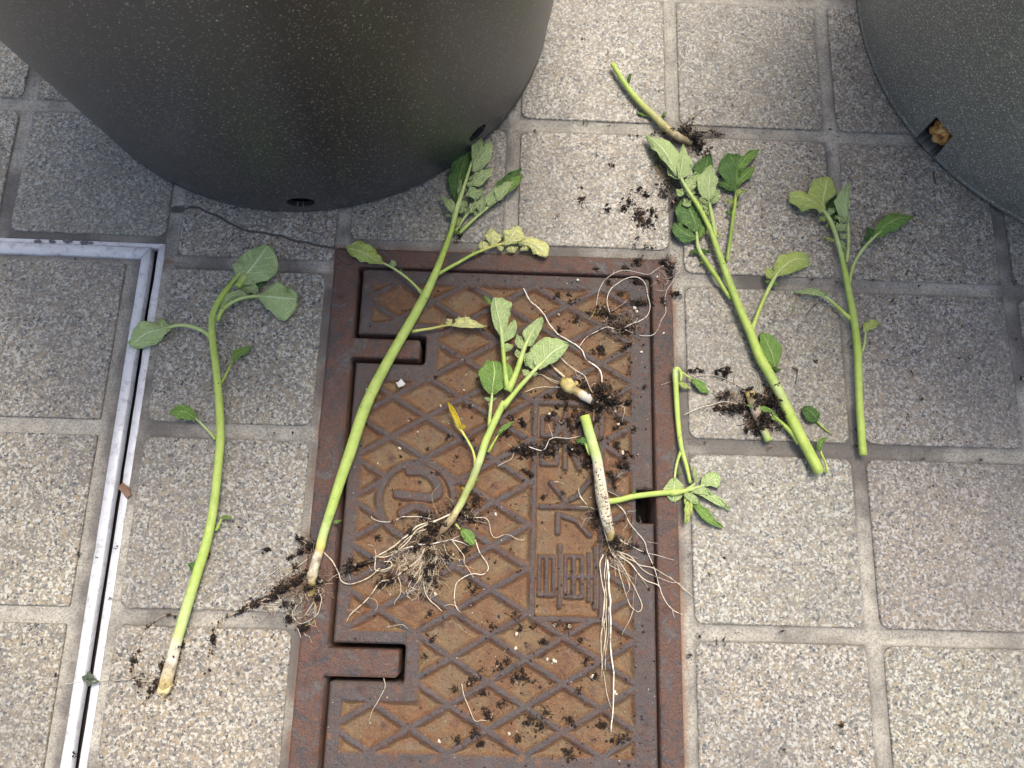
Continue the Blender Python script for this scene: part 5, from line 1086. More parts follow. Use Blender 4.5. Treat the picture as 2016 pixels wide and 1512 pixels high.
rm.build('roots', M_ROOT, Gp); sm.build('clinging_soil', M_SOIL, Gp)

# ================================================================== plant H, big right stem
Hp = plant('potato_plant', 'p', (1480, 640), 'thick leafy stem leaning up left on the tiles just right of the lid')
mb = MB(); stem(mb, 'p', [(1614, 931, 24, 4, LIM), (1596, 897, 25, 4, LIM), (1575, 858, 26, 4, LIM), (1552, 812, 25, 4, LIM), (1535, 775, 24, 4, (.44, .54, .2)), (1515, 738, 24, 4, GRN2), (1494, 700, 23, 4.5, LIM), (1478, 658, 21, 5, LIM), (1462, 622, 19, 5.5, LIM), (1445, 580, 18, 6, GRN2), (1428, 535, 16, 6.5, GRN2), (1412, 490, 14, 7, GRN2), (1395, 445, 12, 8, GRN2),
    (1374, 405, 11, 9, GRN2), (1353, 373, 9, 10, PALE), (1338, 347, 7, 11, PALE), (1322, 320, 5, 12, PALE)], wk=0.82)
mb.build('stem', M_STEM, Hp)
leaf(Hp, 'u', [(550, 885, 12), (500, 780, 13), (440, 690, 13), (328, 594, 9)], [8, 28, 42, 50, 32, 5], [14, 52, 92, 105, 60, 10], M_PALE, ruf=1.2, curl=-.2)
leaf(Hp, 'u', [(568, 910, 12), (582, 820, 13), (592, 740, 13), (594, 664, 11)], [8, 26, 34, 30, 18, 4], [12, 62, 84, 62, 30, 5], M_PALE, ruf=1.0)
leaf(Hp, 'u', [(612, 1000, 10), (650, 940, 11), (705, 872, 10)], [8, 40, 46, 34, 8], [8, 38, 44, 36, 8], M_PALE, ruf=1.4)
leaf(Hp, 'u', [(560, 900, 9), (520, 870, 9), (488, 800, 9)], [14, 26, 24, 6], [10, 22, 22, 5], M_PALE)
leaf(Hp, 'u', [(605, 960, 8), (590, 930, 8), (595, 895, 8)], [8, 20, 18, 4], [8, 22, 18, 4], M_PALE); leaf(Hp, 'u', [(600, 1010, 7), (570, 1000, 7), (555, 980, 6)], [14, 32, 24, 5], [14, 30, 24, 5], M_PALE, ruf=1.4)
leaf(Hp, 'u', [(640, 1040, 9), (650, 1010, 10), (680, 1000, 10)], [12, 26, 20, 5], [12, 26, 20, 5], M_PALE, ruf=1.5); leaf(Hp, 'u', [(670, 1060, 9), (690, 1060, 10), (700, 1090, 9)], [12, 22, 16, 5], [12, 20, 16, 4], M_PALE, ruf=1.5)
leaf(Hp, 'u', [(650, 1080, 8), (615, 1080, 8), (605, 1050, 8)], [12, 26, 20, 5], [12, 22, 18, 4], M_PALE, ruf=1.5)
leaf(Hp, 'u', [(690, 930, 3), (750, 830, 3), (775, 735, 3)], [20, 60, 75, 55, 12], [20, 50, 60, 50, 12], M_DARK)
cleaf(Hp, 'u', [(825, 1330, 34, 6, GRN2), (808, 1230, 30, 7, PALE), (790, 1130, 26, 8, PALE), (775, 1050, 18, 9, PALE), (780, 950, 8, 10, PALE)],
      [([(778, 1060, 10), (776, 980, 11), (782, 900, 11), (790, 812, 9)], [14, 66, 88, 78, 42, 5], [10, 46, 58, 54, 34, 5], M_PALE, dict(fold=.15)),
       ([(780, 1075, 7), (820, 1050, 8), (850, 985, 7)], [8, 24, 26, 6], [8, 24, 24, 6], M_PALE), ([(775, 1080, 8), (740, 1060, 9), (705, 1050, 8)], [6, 18, 18, 4], [8, 22, 20, 4], M_PALE, dict(ruf=1.5)),
       ([(785, 1120, 7), (745, 1110, 8), (710, 1080, 8)], [6, 16, 16, 4], [8, 22, 20, 4], M_PALE, dict(ruf=1.5)), ([(790, 1160, 7), (755, 1140, 8), (725, 1110, 7)], [6, 16, 14, 4], [8, 20, 20, 4], M_PALE, dict(ruf=1.5)),
       ([(800, 1220, 6), (760, 1210, 6), (735, 1150, 5), (710, 1100, 5)], [8, 26, 30, 6], [6, 20, 20, 4], M_PALE, dict(ruf=1.5)), ([(830, 1280, 4), (848, 1295, 4), (858, 1318, 4)], [3, 6, 2], [3, 6, 2], M_YEL)])
cleaf(Hp, 'u', [(905, 1490, 24, 5, GRN2), (922, 1370, 26, 5, (.27, .4, .07)), (940, 1240, 26, 5, (.27, .4, .07)), (955, 1130, 26, 5, GRN), (966, 1040, 20, 5, GRN), (970, 980, 12, 5, GRN)],
      [([(966, 1000, 5), (975, 900, 6), (985, 820, 6), (1010, 745, 4)], [16, 60, 115, 140, 110, 36], [10, 22, 22, 26, 34, 12], M_DARK, dict(ruf=1.2)),
       ([(985, 880, 6), (1010, 800, 7), (1060, 740, 7), (1132, 698, 5)], [5, 20, 24, 24, 22, 5], [8, 30, 40, 44, 30, 5], M_MID), ([(970, 960, 5), (1010, 900, 6), (1060, 860, 6), (1098, 822, 5)], [8, 26, 36, 34, 26, 8], [8, 24, 34, 34, 22, 5], M_MID),
       ([(955, 985, 4), (900, 950, 5), (835, 935, 4)], [12, 30, 34, 24, 5], [14, 40, 44, 30, 6], M_DARK), ([(965, 1025, 6), (1000, 1000, 7), (1046, 992, 6)], [8, 20, 14, 3], [8, 16, 12, 2], M_PALEY),
       ([(955, 1080, 6), (925, 1062, 7), (893, 1052, 6)], [5, 12, 10, 2], [5, 14, 10, 2], M_PALEY), ([(950, 1110, 6), (940, 1105, 6), (930, 1100, 6)], [5, 12, 3], [5, 12, 3], M_MID), ([(975, 1105, 6), (985, 1102, 6)], [4, 8, 2], [4, 8, 2], M_MID), ([(940, 1155, 6), (920, 1145, 6), (895, 1142, 6)], [5, 14, 12, 3], [5, 12, 10, 2], M_MID)])
cleaf(Hp, 'f', [(355, 400, 26, 4, (.27, .4, .07)), (320, 350, 24, 4, GRN2), (270, 270, 26, 4, GRN), (215, 190, 26, 4, GRN), (170, 110, 22, 4, PALE), (160, 20, 14, 5, PALE)],
      [([(165, 20, 5), (150, -40, 5), (120, -110, 5), (85, -170, 3)], [16, 60, 88, 90, 70, 16], [12, 44, 60, 58, 44, 12], M_SPOT, dict(fold=.1, ruf=1.4)),
       ([(165, 50, 5), (110, 40, 5), (70, 10, 5), (30, -30, 3)], [10, 30, 44, 46, 34, 8], [10, 34, 44, 42, 30, 8], M_SPOT, dict(ruf=1.2)), ([(172, 55, 5), (190, 20, 6), (212, -20, 5)], [6, 14, 14, 4], [6, 16, 16, 4], M_MID),
       ([(175, 135, 4), (150, 128, 4), (120, 140, 3)], [6, 14, 12, 3], [6, 14, 12, 3], M_DARK), ([(180, 135, 4), (205, 125, 4), (236, 135, 3)], [6, 14, 10, 3], [6, 14, 10, 3], M_DARK), ([(200, 190, 4), (180, 190, 4)], [4, 8, 2], [4, 8, 2], M_MID)])
cleaf(Hp, 'f', [(472, 575, 30, 6, GRN2), (500, 500, 22, 6, LIM), (540, 400, 21, 6, LIM), (585, 310, 21, 6, PALE), (625, 245, 18, 6, PALE), (690, 190, 8, 6, PALE)],
      [([(612, 262, 6), (665, 205, 7), (730, 170, 7), (804, 185, 4)], [12, 46, 60, 52, 40, 12], [10, 50, 66, 66, 62, 24], M_PALEY, dict(ruf=1.2, curl=-.2)),
       ([(600, 280, 6), (575, 255, 7), (560, 225, 7)], [10, 26, 22, 6], [8, 26, 22, 5], M_PALEY), ([(592, 300, 5), (605, 312, 5), (620, 320, 5)], [6, 12, 3], [6, 12, 3], M_MID), ([(575, 310, 5), (560, 300, 5), (550, 305, 5)], [5, 10, 3], [5, 10, 3], M_MID)])
leaf(Hp, 'f', [(602, 785, 2), (590, 720, 2), (560, 650, 2), (525, 592, 2)], [14, 45, 60, 55, 38, 10], [14, 44, 62, 66, 48, 12], M_MID, ruf=.8)
leaf(Hp, 'f', [(590, 790, 2), (615, 800, 2), (640, 795, 1)], [4, 10, 8, 2], [4, 10, 8, 2], M_DARK)
cleaf(Hp, 'f', [(745, 1215, 44, 3, GRN2), (700, 1160, 28, 4, LIM), (650, 1110, 22, 5, GRN), (600, 1065, 16, 6, GRN)], [([(620, 1085, 6), (560, 1035, 7), (500, 1012, 7), (442, 1002, 5)], [8, 24, 26, 20, 12, 2], [8, 20, 20, 16, 8, 2], M_MID, dict(fold=.3)), ([(612, 1072, 6), (606, 1052, 6)], [5, 14, 2], [5, 14, 2], M_MID)])
cleaf(Hp, 'f', [(900, 1388, 14, 3, GRN2), (893, 1335, 13, 5, LIM), (868, 1280, 13, 6, LIM), (858, 1245, 12, 6, GRN2)], [([(855, 1258, 6), (865, 1215, 7), (898, 1184, 6)], [8, 20, 22, 14, 2], [6, 14, 14, 8, 2], M_MID, dict(fold=.2))])

# ================================================================== plant I, far right
Ip = plant('potato_plant', 'p', (1680, 650), 'rightmost upright cutting, topped by a rounded two lobed pale leaf')
mb = MB(); stem(mb, 'p', [(1699, 896, 16, 2, LIM), (1695, 845, 15.5, 2.2, LIM), (1691, 780, 15, 2.6, LIM), (1689, 710, 16, 3, LIM), (1686, 670, 15.5, 3.4, GRN), (1681, 630, 15, 3.6, GRN2), (1674, 590, 13, 4, GRN2), (1666, 550, 12, 4.5, GRN2), (1660, 520, 10, 5, GRN2), (1653, 490, 9, 6, PALE), (1645, 462, 9, 7, PALE), (1633, 432, 9, 8, PALE), (1620, 412, 7, 9, PALE)], wk=0.94)
mb.build('stem', M_STEM, Ip)
leaf(Ip, 'v', [(410, 375, 10), (405, 290, 11), (420, 200, 11), (440, 112, 8)], [10, 70, 118, 125, 90, 14], [8, 25, 66, 96, 84, 26], M_PALEY, ruf=1.2, curl=-.2)
leaf(Ip, 'v', [(400, 385, 9.6), (330, 310, 10.5), (240, 270, 10.5), (135, 262, 8)], [14, 40, 86, 102, 84, 40], [10, 40, 60, 62, 58, 44], M_PALEY, ruf=1.2, curl=-.2)
leaf(Ip, 'v', [(505, 520, 4), (490, 420, 4), (490, 330, 4), (510, 260, 4)], [14, 40, 50, 45, 12], [14, 40, 46, 40, 10], M_DARK)
leaf(Ip, 'v', [(430, 410, 8), (460, 380, 9), (496, 355, 8)], [8, 22, 20, 6], [8, 26, 22, 5], M_PALE); leaf(Ip, 'v', [(425, 450, 7), (395, 440, 7), (368, 450, 6)], [8, 18, 14, 4], [8, 20, 16, 4], M_PALEY)
leaf(Ip, 'v', [(440, 480, 7), (470, 470, 7), (495, 465, 7)], [6, 14, 4], [6, 14, 4], M_PALE); leaf(Ip, 'v', [(485, 620, 6), (450, 595, 6), (400, 577, 4)], [5, 12, 10, 2], [5, 12, 8, 2], M_PALEY); leaf(Ip, 'v', [(440, 500, 7), (420, 495, 7)], [4, 8, 2], [4, 8, 2], M_PALEY)
cleaf(Ip, 'v', [(583, 780, 26, 5, PALE), (596, 680, 24, 6, PALE), (598, 560, 22, 7, PALE), (592, 440, 18, 8, PALE), (590, 360, 10, 9, PALE)],
      [([(588, 440, 9), (580, 350, 10), (588, 260, 10), (602, 160, 8)], [16, 85, 100, 84, 60, 34, 5], [6, 14, 20, 24, 20, 12, 3], M_PALE, dict(fold=.2, ruf=1.4)),
       ([(590, 460, 8), (540, 440, 9), (495, 420, 8)], [6, 22, 22, 6], [8, 30, 28, 8], M_PALE, dict(ruf=1.5)), ([(592, 530, 8), (545, 505, 9), (500, 490, 8)], [8, 30, 36, 14], [8, 34, 40, 16], M_PALE, dict(ruf=1.8)),
       ([(590, 590, 7), (555, 570, 8), (530, 560, 7)], [8, 22, 20, 6], [8, 24, 22, 6], M_PALE, dict(ruf=1.6)), ([(580, 690, 5), (555, 650, 6), (545, 610, 6)], [8, 20, 24, 8], [8, 20, 22, 6], M_PALE, dict(ruf=1.6)), ([(575, 740, 5), (560, 700, 5)], [6, 14, 5], [6, 14, 5], M_PALE)])
cleaf(Ip, 'v', [(606, 960, 18, 4, PALE), (618, 870, 24, 5, GRN2), (655, 770, 24, 6, PALE), (720, 670, 24, 7, PALE), (800, 585, 22, 8, PALE), (900, 500, 8, 9, PALE)],
      [([(800, 590, 8), (880, 500, 9), (980, 440, 9), (1105, 425, 6)], [8, 40, 62, 66, 56, 28, 8], [14, 50, 62, 74, 76, 48, 10], M_MID, dict(ruf=1.2, curl=-.3)),
       ([(800, 575, 7), (770, 540, 8), (742, 510, 7)], [14, 34, 30, 8], [12, 36, 34, 8], M_DARK), ([(765, 600, 6), (740, 590, 6), (722, 580, 6)], [10, 22, 16, 4], [10, 22, 18, 4], M_DARK), ([(730, 650, 6), (712, 645, 6), (704, 635, 6)], [4, 10, 2], [4, 10, 2], M_DARK)])
cleaf(Ip, 'v', [(628, 1235, 42, 3, GRN2), (570, 1185, 30, 4, LIM), (500, 1120, 26, 5, GRN2), (430, 1060, 22, 6, PALE), (380, 1030, 12, 6, PALE)], [([(440, 1065, 6), (360, 1015, 7), (270, 1005, 6), (168, 1012, 3)], [10, 24, 34, 30, 18, 3], [8, 20, 22, 16, 10, 3], M_PALE, dict(fold=.2)), ([(430, 1055, 6), (418, 1035, 6), (425, 1020, 6)], [5, 14, 3], [5, 10, 2], M_PALE)])
cleaf(Ip, 'v', [(698, 1500, 20, 3, GRN2), (722, 1430, 18, 4, PALE), (732, 1350, 16, 5, PALE), (728, 1310, 12, 5, PALE)], [([(722, 1330, 5), (745, 1285, 6), (790, 1255, 6), (856, 1248, 4)], [10, 26, 30, 24, 10, 3], [10, 32, 42, 40, 24, 4], M_PALEY, dict(ruf=.8))])

# ================================================================== smaller pieces
Jp = plant('potato_plant', 'w', (850, 560), 'short broken root stub caked in black soil under the thick right hand stem')
mb = MB(); stem(mb, 'w', [(770, 360, 60, 1, (.5, .38, .12)), (795, 410, 80, 1, CRM), (820, 490, 80, .6, (.5, .44, .32)), (850, 580, 70, .3, (.25, .18, .1)), (890, 670, 56, .3, (.4, .42, .2)), (930, 750, 58, .6, GRN2)]); mb.build('stem', M_STEM, Jp)
rm, sm = MB(), MB()
root(rm, 'w', [(740, 350), (640, 290), (560, 255), (450, 235), (350, 240), (250, 255), (180, 275), (80, 315)], 8, (.62, .5, .38), lift=2); root(rm, 'w', [(655, 335), (655, 260), (700, 190), (750, 170), (820, 200), (846, 260), (830, 330), (813, 395)], 8, RW, lift=3)
root(rm, 'w', [(740, 475), (600, 445), (450, 475), (350, 505), (260, 550)], 9, RW, lift=2, taper=.8); root(rm, 'w', [(510, 200), (560, 250)], 6, R2); root(rm, 'w', [(880, 318), (864, 375)], 7, R2); root(rm, 'w', [(890, 345), (950, 370), (990, 420)], 5, R2); root(rm, 'w', [(330, 400), (380, 430)], 3, RL)
fuzz(rm, 'w', 600, 400, 90, 30, (30, 100), 4, ry=50, col=(.4, .3, .22)); fuzz(rm, 'w', 900, 420, 80, 24, (30, 100), 4); fuzz(rm, 'w', 650, 500, 100, 20, (30, 90), 4); fuzz(rm, 'w', 860, 560, 110, 70, (30, 110), 4.5, ry=90, col=(.26, .18, .12)); fuzz(rm, 'w', 620, 420, 110, 40, (30, 100), 3.5, ry=60, col=(.3, .22, .15))
for x, y, rx, ry, n in ((860, 590, 60, 80, 420), (780, 420, 60, 40, 110), (870, 580, 90, 80, 420), (800, 480, 60, 90, 160), (900, 440, 60, 50, 110), (640, 500, 120, 40, 200), (580, 400, 60, 40, 60), (590, 210, 20, 44, 60), (520, 210, 30, 20, 30), (960, 460, 60, 50, 90), (1000, 560, 60, 40, 60), (850, 660, 50, 30, 80), (750, 360, 40, 20, 40), (340, 200, 60, 14, 30), (1000, 650, 14, 14, 14), (750, 665, 12, 10, 12), (950, 340, 60, 60, 40)):
    clump(sm, 'w', x, y, rx, int(n * .85), ry=ry, hz=6.0, rmin=.0004, rmax=.0016)
rm.build('roots', M_ROOT, Jp); sm.build('clinging_soil', M_SOIL, Jp)

Kp = plant('potato_plant', 's', (900, 280), 'stubby yellow and white root chunk with black soil on the upper right of the lid')
mb = MB(); stem(mb, 's', [(700, 160, 60, 1.2, (.66, .55, .2)), (760, 200, 150, 1.2, (.62, .5, .18)), (820, 250, 120, 1.2, (.66, .55, .24)), (880, 290, 84, 1.2, CRM), (950, 330, 100, 1, (.60, .57, .48)), (1010, 380, 80, .8, (.52, .48, .38)), (1060, 410, 50, .8, WHT)], lump=.3)
for x, y, z, rr_, cc_ in ((745, 190, 3, 1.9, (.66, .52, .16)), (790, 215, 3.6, 2.2, (.60, .46, .16)), (830, 250, 3, 1.8, (.70, .60, .3)), (770, 250, 2.4, 1.7, (.64, .5, .14)), (800, 290, 2, 1.2, (.6, .58, .2)), (900, 300, 2.6, 1.3, (.72, .68, .5)), (950, 340, 2.8, 2.0, (.78, .76, .7)), (1000, 360, 2.4, 1.9, (.76, .74, .68)), (860, 195, 2.6, 1.3, (.55, .4, .14))):
    p_ = P(*q('s', [(x, y)])[0], z / 1000); lump_mesh(mb, p_, rr_ / 1000, 3, .38, cols=cc_, fr=1.8)
mb.build('stem', M_STEM, Kp)
rm, sm = MB(), MB()
root(rm, 'l', [(280, 495), (350, 610), (430, 690), (500, 760), (560, 870), (650, 980), (780, 1070), (870, 1130), (930, 1180), (980, 1280), (1100, 1370), (1145, 1450), (1150, 1520)], 16, (.80, .73, .64), taper=1.2, lift=2)
root(rm, 'l', [(620, 1195), (740, 1290), (870, 1400), (960, 1460), (1020, 1600), (1050, 1640)], 13, (.78, .70, .62), taper=.8, lift=2); root(rm, 's', [(425, 80), (490, 85), (560, 125), (640, 160), (700, 180)], 15, RW, lift=1); root(rm, 's', [(470, 80), (560, 145), (650, 190), (700, 190)], 11, RW, lift=1)
root(rm, 's', [(300, 292), (400, 245), (470, 232), (560, 230), (710, 245)], 10, RW, lift=2, taper=.8); mbx = MB(); root(rm, 's', [(585, -30), (640, 40), (690, 90), (735, 130)], 24, (.6, .5, .33), taper=1.6, lift=1)
root(rm, 's', [(1035, 215), (1060, 185), (1100, 190)], 6, RW); root(rm, 's', [(1360, 440), (1400, 460), (1400, 520), (1370, 620)], 8, RW); root(rm, 's', [(850, 40), (870, 100), (930, 130), (880, 150)], 8, (.6, .42, .34)); root(rm, 's', [(930, 90), (970, 120), (1000, 170)], 7, RL); root(rm, 's', [(1060, 480), (1055, 620)], 7, R2, soilmb=sm, sd=.5)
root(rm, 'l', [(900, 1130), (940, 1070), (980, 1030), (1080, 970), (1200, 920), (1285, 930)], 10, (.76, .68, .6), taper=.9)
fuzz(rm, 's', 950, 150, 100, 14, (30, 110), 5); fuzz(rm, 's', 1200, 350, 200, 90, (40, 150), 5, col=(.24, .17, .11))
for x, y, rx, ry, n in ((1150, 300, 110, 110, 460), (1250, 400, 120, 70, 230), (1050, 400, 80, 50, 80), (830, 220, 80, 60, 26), (950, 200, 50, 60, 50), (1100, 460, 120, 40, 120)):
    clump(sm, 's', x, y, rx, n, ry=ry, hz=3.8, rmin=.0004, rmax=.0014)
rm.build('roots', M_ROOT, Kp); sm.build('clinging_soil', M_SOIL, Kp)

# root tangle at the top right corner of the lid
Mp = plant('root_tangle', 'l', (1400, 700), 'loose tangle of fine white roots looping over the top right corner of the lid', 'roots', 'loose bits of root')
rm, sm = MB(), MB(); RX = (.74, .69, .6)
root(rm, 'l', [(1240, 750), (1215, 680), (1205, 600), (1240, 500), (1310, 440), (1400, 390), (1520, 372), (1600, 420), (1640, 500), (1665, 600), (1682, 690), (1640, 800), (1570, 850), (1500, 875), (1400, 925)], 12, RX, taper=.9, lift=1.2, soilmb=sm, sd=.04)
root(rm, 'l', [(1085, 680), (1095, 600), (1110, 520), (1140, 460), (1180, 400), (1270, 335), (1390, 297), (1550, 318), (1660, 335), (1730, 300), (1790, 262), (1860, 222)], 9, RX, taper=.9, soilmb=sm, sd=.12)
root(rm, 'l', [(1560, 1008), (1640, 1018), (1700, 1012), (1750, 965), (1800, 860), (1855, 750), (1840, 640), (1870, 510), (1920, 430), (2000, 300)], 9, RX, taper=.7, soilmb=sm, sd=.12)
root(rm, 'l', [(1860, 235), (1930, 245), (2010, 240)], 8, RX); root(rm, 'l', [(1420, 612), (1380, 660), (1310, 705), (1240, 750), (1260, 800), (1290, 840)], 8, (.5, .42, .38), soilmb=sm, sd=.4); root(rm, 'l', [(1010, 832), (1050, 780), (1085, 690)], 9, (.50, .46, .12))
root(rm, 'l', [(1150, 850), (1190, 840), (1220, 800)], 7, RX); root(rm, 'l', [(1390, 920), (1440, 960), (1500, 980)], 8, RX); root(rm, 'l', [(1740, 505), (1820, 515), (1880, 500)], 6, RL); root(rm, 'l', [(1680, 470), (1740, 430), (1780, 380), (1780, 320)], 6, R2, soilmb=sm, sd=.5); root(rm, 'l', [(1500, 870), (1530, 850), (1545, 815)], 6, RX)
root(rm, 'l', [(880, 810), (930, 850), (1000, 900), (1030, 920)], 6, (.2, .12, .08)); root(rm, 'l', [(1270, 340), (1280, 300)], 6, RX)
fuzz(rm, 'l', 1380, 850, 200, 70, (40, 150), 4.5, ry=120, col=(.3, .23, .17)); fuzz(rm, 'l', 1920, 350, 90, 40, (40, 160), 4.5, ry=170, col=(.45, .4, .36))
for x, y, rx, ry, n in ((1370, 910, 140, 80, 420), (1150, 740, 120, 60, 110), (1560, 650, 110, 40, 110), (1250, 790, 60, 80, 90), (1900, 280, 50, 90, 170), (1820, 210, 60, 30, 60), (1960, 560, 60, 30, 50), (1540, 420, 60, 26, 50), (1540, 200, 60, 36, 60), (1820, 620, 30, 60, 25)):
    clump(sm, 'l', x, y, rx, n, ry=ry, hz=1.8, rmin=.0003, rmax=.0012)
rm.build('roots', M_ROOT, Mp); sm.build('clinging_soil', M_SOIL, Mp)
Np = plant('root_strand', 's', (500, 900), 'wavy root beaded with black soil left of the white stub', 'roots', 'loose bits of root')
rm, sm = MB(), MB()
root(rm, 's', [(330, 890), (400, 915), (480, 935), (525, 910), (550, 860), (570, 820), (640, 795), (730, 800), (800, 800), (900, 780)], 13, RX, lift=1); root(rm, 's', [(600, 795), (590, 720), (560, 640)], 7, RX); root(rm, 's', [(110, 860), (160, 900)], 6, RL)
for x, y, rx, ry, n in ((330, 930, 90, 60, 210), (560, 930, 110, 60, 190), (870, 920, 100, 60, 200), (640, 830, 140, 30, 90), (200, 930, 90, 20, 50), (990, 1050, 50, 70, 110)):
    clump(sm, 's', x, y, rx, n, ry=ry, hz=1.8, rmin=.0003, rmax=.0013)
rm.build('root', M_ROOT, Np); sm.build('clinging_soil', M_SOIL, Np)
def rfrag(reg, pts, wd, col, label):
    m_ = MB(); root(m_, reg, pts, wd, col); o = m_.build('root_fragment', M_ROOT); tag(o, label, 'roots', 'loose bits of root')
rfrag('h', [(350, 715), (390, 706), (440, 700), (470, 722)], 5, RL, 'small pale rootlet on the ridges above the lower hinge tongue')
rfrag('h', [(332, 1000), (340, 1050), (300, 1130), (265, 1190), (240, 1275)], 6, RL, 'thin root hanging down from the lower hinge tongue')
rfrag('h', [(775, 1035), (785, 1090), (815, 1160), (850, 1243), (880, 1240), (915, 1247)], 6, RW, 'hooked white rootlet in the lowest diamonds of the lid')
rfrag('s', [(615, 1280), (680, 1275), (730, 1302)], 10, RX, 'tiny white root piece on the middle raised character')
rfrag('h', [(750, 700), (800, 745), (860, 775)], 3.5, R2, 'hair thin brown rootlet in a diamond right of the lower hinge tongue')
rfrag('o', [(560, -60), (640, 0), (760, 60)], 3, (.05, .04, .03), 'black hair across the middle raised character')

Lp = empty('loose_leaf', tuple(P(1595, 820)), 'small dark green oval leaf with its stalk lying alone between two stems at right', 'leaf')
leaf(Lp, 'w', [(1308, 600, 1.5), (1280, 560, 3), (1240, 520, 3), (1200, 484, 1)], [14, 44, 58, 58, 46, 14], [14, 44, 58, 58, 44, 12], M_DARK, fold=-.1, arch=2)
petiole(Lp, 'w', [(1300, 590, 18, .5, GRN), (1350, 640, 17, .4, GRN), (1412, 692, 12, .2, (.3, .35, .12))])

def flat_chip(name, reg, pts, mat, label, cat, th=.0006, z=None):
    P2 = [P(*q(reg, [a])[0]) for a in pts]; g = max(float(ground_z(p.x, p.y)[0]) for p in P2) if z is None else z
    n = len(P2); vs = [(p.x, p.y, g + .0003 + .0004 * rng.random()) for p in P2]; vs += [(v[0], v[1], v[2] + th) for v in vs]
    m_ = MB(); m_.add(vs, [tuple(range(n))[::-1], tuple(range(n, 2 * n))] + [(k, (k + 1) % n, n + (k + 1) % n, n + k) for k in range(n)])
    o = m_.build(name, mat, smooth=False); tag(o, label, cat); return o
flat_chip('paint_chip', 'm', [(780, 128), (805, 128), (840, 86), (862, 122), (887, 140), (868, 165), (812, 186), (798, 160)], mat_simple('grey_white_chip', (.45, .44, .41), (.58, .57, .53), 300, .6), 'small jagged off white flake in a diamond beside the long stem', 'flake')
o = flat_chip('dry_leaf_piece', 'd', [(672, 1470), (700, 1440), (735, 1468), (748, 1512), (720, 1530), (700, 1500)], mat_simple('dry_brown_leaf', (.12, .06, .03), (.26, .15, .10), 200, .6), 'brown dried leaf scrap lodged in the gap of the hatch edge', 'leaf')
seed = empty('weed_seedling', tuple(P(177, 1335)), 'tiny grey green seedling on the aluminium strip at lower left', 'plant')
M_SEED = mat_leaf('seedling_leaf', (.12, .15, .10), (.2, .24, .16), .8, .1)
for a in ([(500, 1010, 2), (480, 1000, 4), (465, 995, 5)], [(500, 1010, 2), (505, 985, 4), (500, 965, 5)], [(500, 1010, 2), (525, 1018, 3), (560, 1025, 3)], [(500, 1010, 2), (505, 1030, 3), (500, 1048, 3)], [(500, 1010, 3), (512, 996, 5), (530, 990, 5)]):
    leaf(seed, 'g', a, [6, 15, 15, 4], [6, 15, 15, 4], M_SEED, nu=8, nv=6, ruf=.1, vc=.05)
def twig(reg, pts, wd, label, col=(.03, .022, .018)):
    m_ = MB(); root(m_, reg, pts, wd, col, wig=.3, taper=.6); o = m_.build('twig', M_ROOT); tag(o, label, 'twig', 'scraps of twig on the tiles')
twig('w', [(1150, 185), (1148, 230), (1135, 300)], 11, 'dark straight twig right of the thick stem, near the loose leaf')
twig('v', [(345, 1108), (300, 1150), (262, 1202)], 10, 'dark slanted twig left of the far right cutting, below its drooping leaf')
twig('v', [(225, 1035), (180, 1110), (142, 1215)], 8, 'thin olive strand under the drooping leaf of the far right cutting', (.22, .22, .07))
twig('w', [(300, 760), (350, 760), (420, 805)], 7, 'thin curved twig in the mortar joint below the soil caked stub', (.08, .05, .04))
twig('b', [(1745, 640), (1750, 615), (1750, 580)], 5, 'fine twig right of the topmost bare stub', (.05, .035, .025))
twig('c', [(1500, 975), (1505, 1010), (1518, 1048)], 12, 'dark twig at the foot of the flecked grey pot', (.06, .04, .03))
twig('v', [(1045, 880), (1060, 850), (1082, 858)], 12, 'forked brown twig on the far right tile joint', (.09, .045, .025))

# ================================================================== scattered soil
sm = MB()
def bits(reg, L, n, rx, rmax=.0013):
    if reg in 'cfigd': n = max(2, int(n * .45))
    for x, y in L: clump(sm, reg, x, y, rx * rng.uniform(.8, 1.5), int(n * rng.uniform(.5, 1.0)) + 1, hz=1.0, rmin=.0003, rmax=rmax)
bits('b', [(1630, 935), (1460, 1140), (1600, 1195), (1685, 1185), (1725, 1140), (1770, 1075), (1815, 1100)], 26, 20, .0014)
bits('b', [(1775, 1230), (1800, 1265), (1840, 1265), (1780, 1200), (1980, 1155), (1850, 1200)], 40, 26, .0014)
bits('b', [(1480, 695), (1540, 880), (1450, 1065), (1320, 1220), (1190, 745), (1070, 605), (1460, 220), (1610, 720), (1770, 775), (1730, 770), (1895, 515), (1755, 1400), (1770, 1350), (1860, 1405), (1820, 1395), (695, 985)], 5, 10, .0009)
bits('b', [(765, 1340), (745, 1370), (755, 1310)], 14, 12, .0008)
bits('c', [(275, 552), (370, 605), (240, 845), (25, 1150), (800, 865), (1230, 835), (960, 780), (955, 890), (895, 1385), (1390, 1240), (1555, 1420), (1800, 1350), (1040, 455), (910, 735)], 6, 9, .0010)
bits('f', [(810, 295), (1150, 300), (1265, 415), (1350, 248), (1410, 328), (1645, 310), (1950, 300), (1645, 520), (835, 748), (1270, 682), (1135, 650), (1235, 745), (1640, 740), (1380, 810), (1970, 630), (2000, 850), (1425, 965), (1350, 1065), (1065, 1135), (1175, 1180), (1060, 1230), (1775, 1310), (1440, 1305), (570, 1240), (475, 1435), (1030, 565), (1040, 670), (1500, 1450)], 9, 12, .0012)
bits('f', [(960, 295), (1030, 630), (720, 800), (210, 1205), (435, 1150), (1695, 735)], 8, 12, .0010)
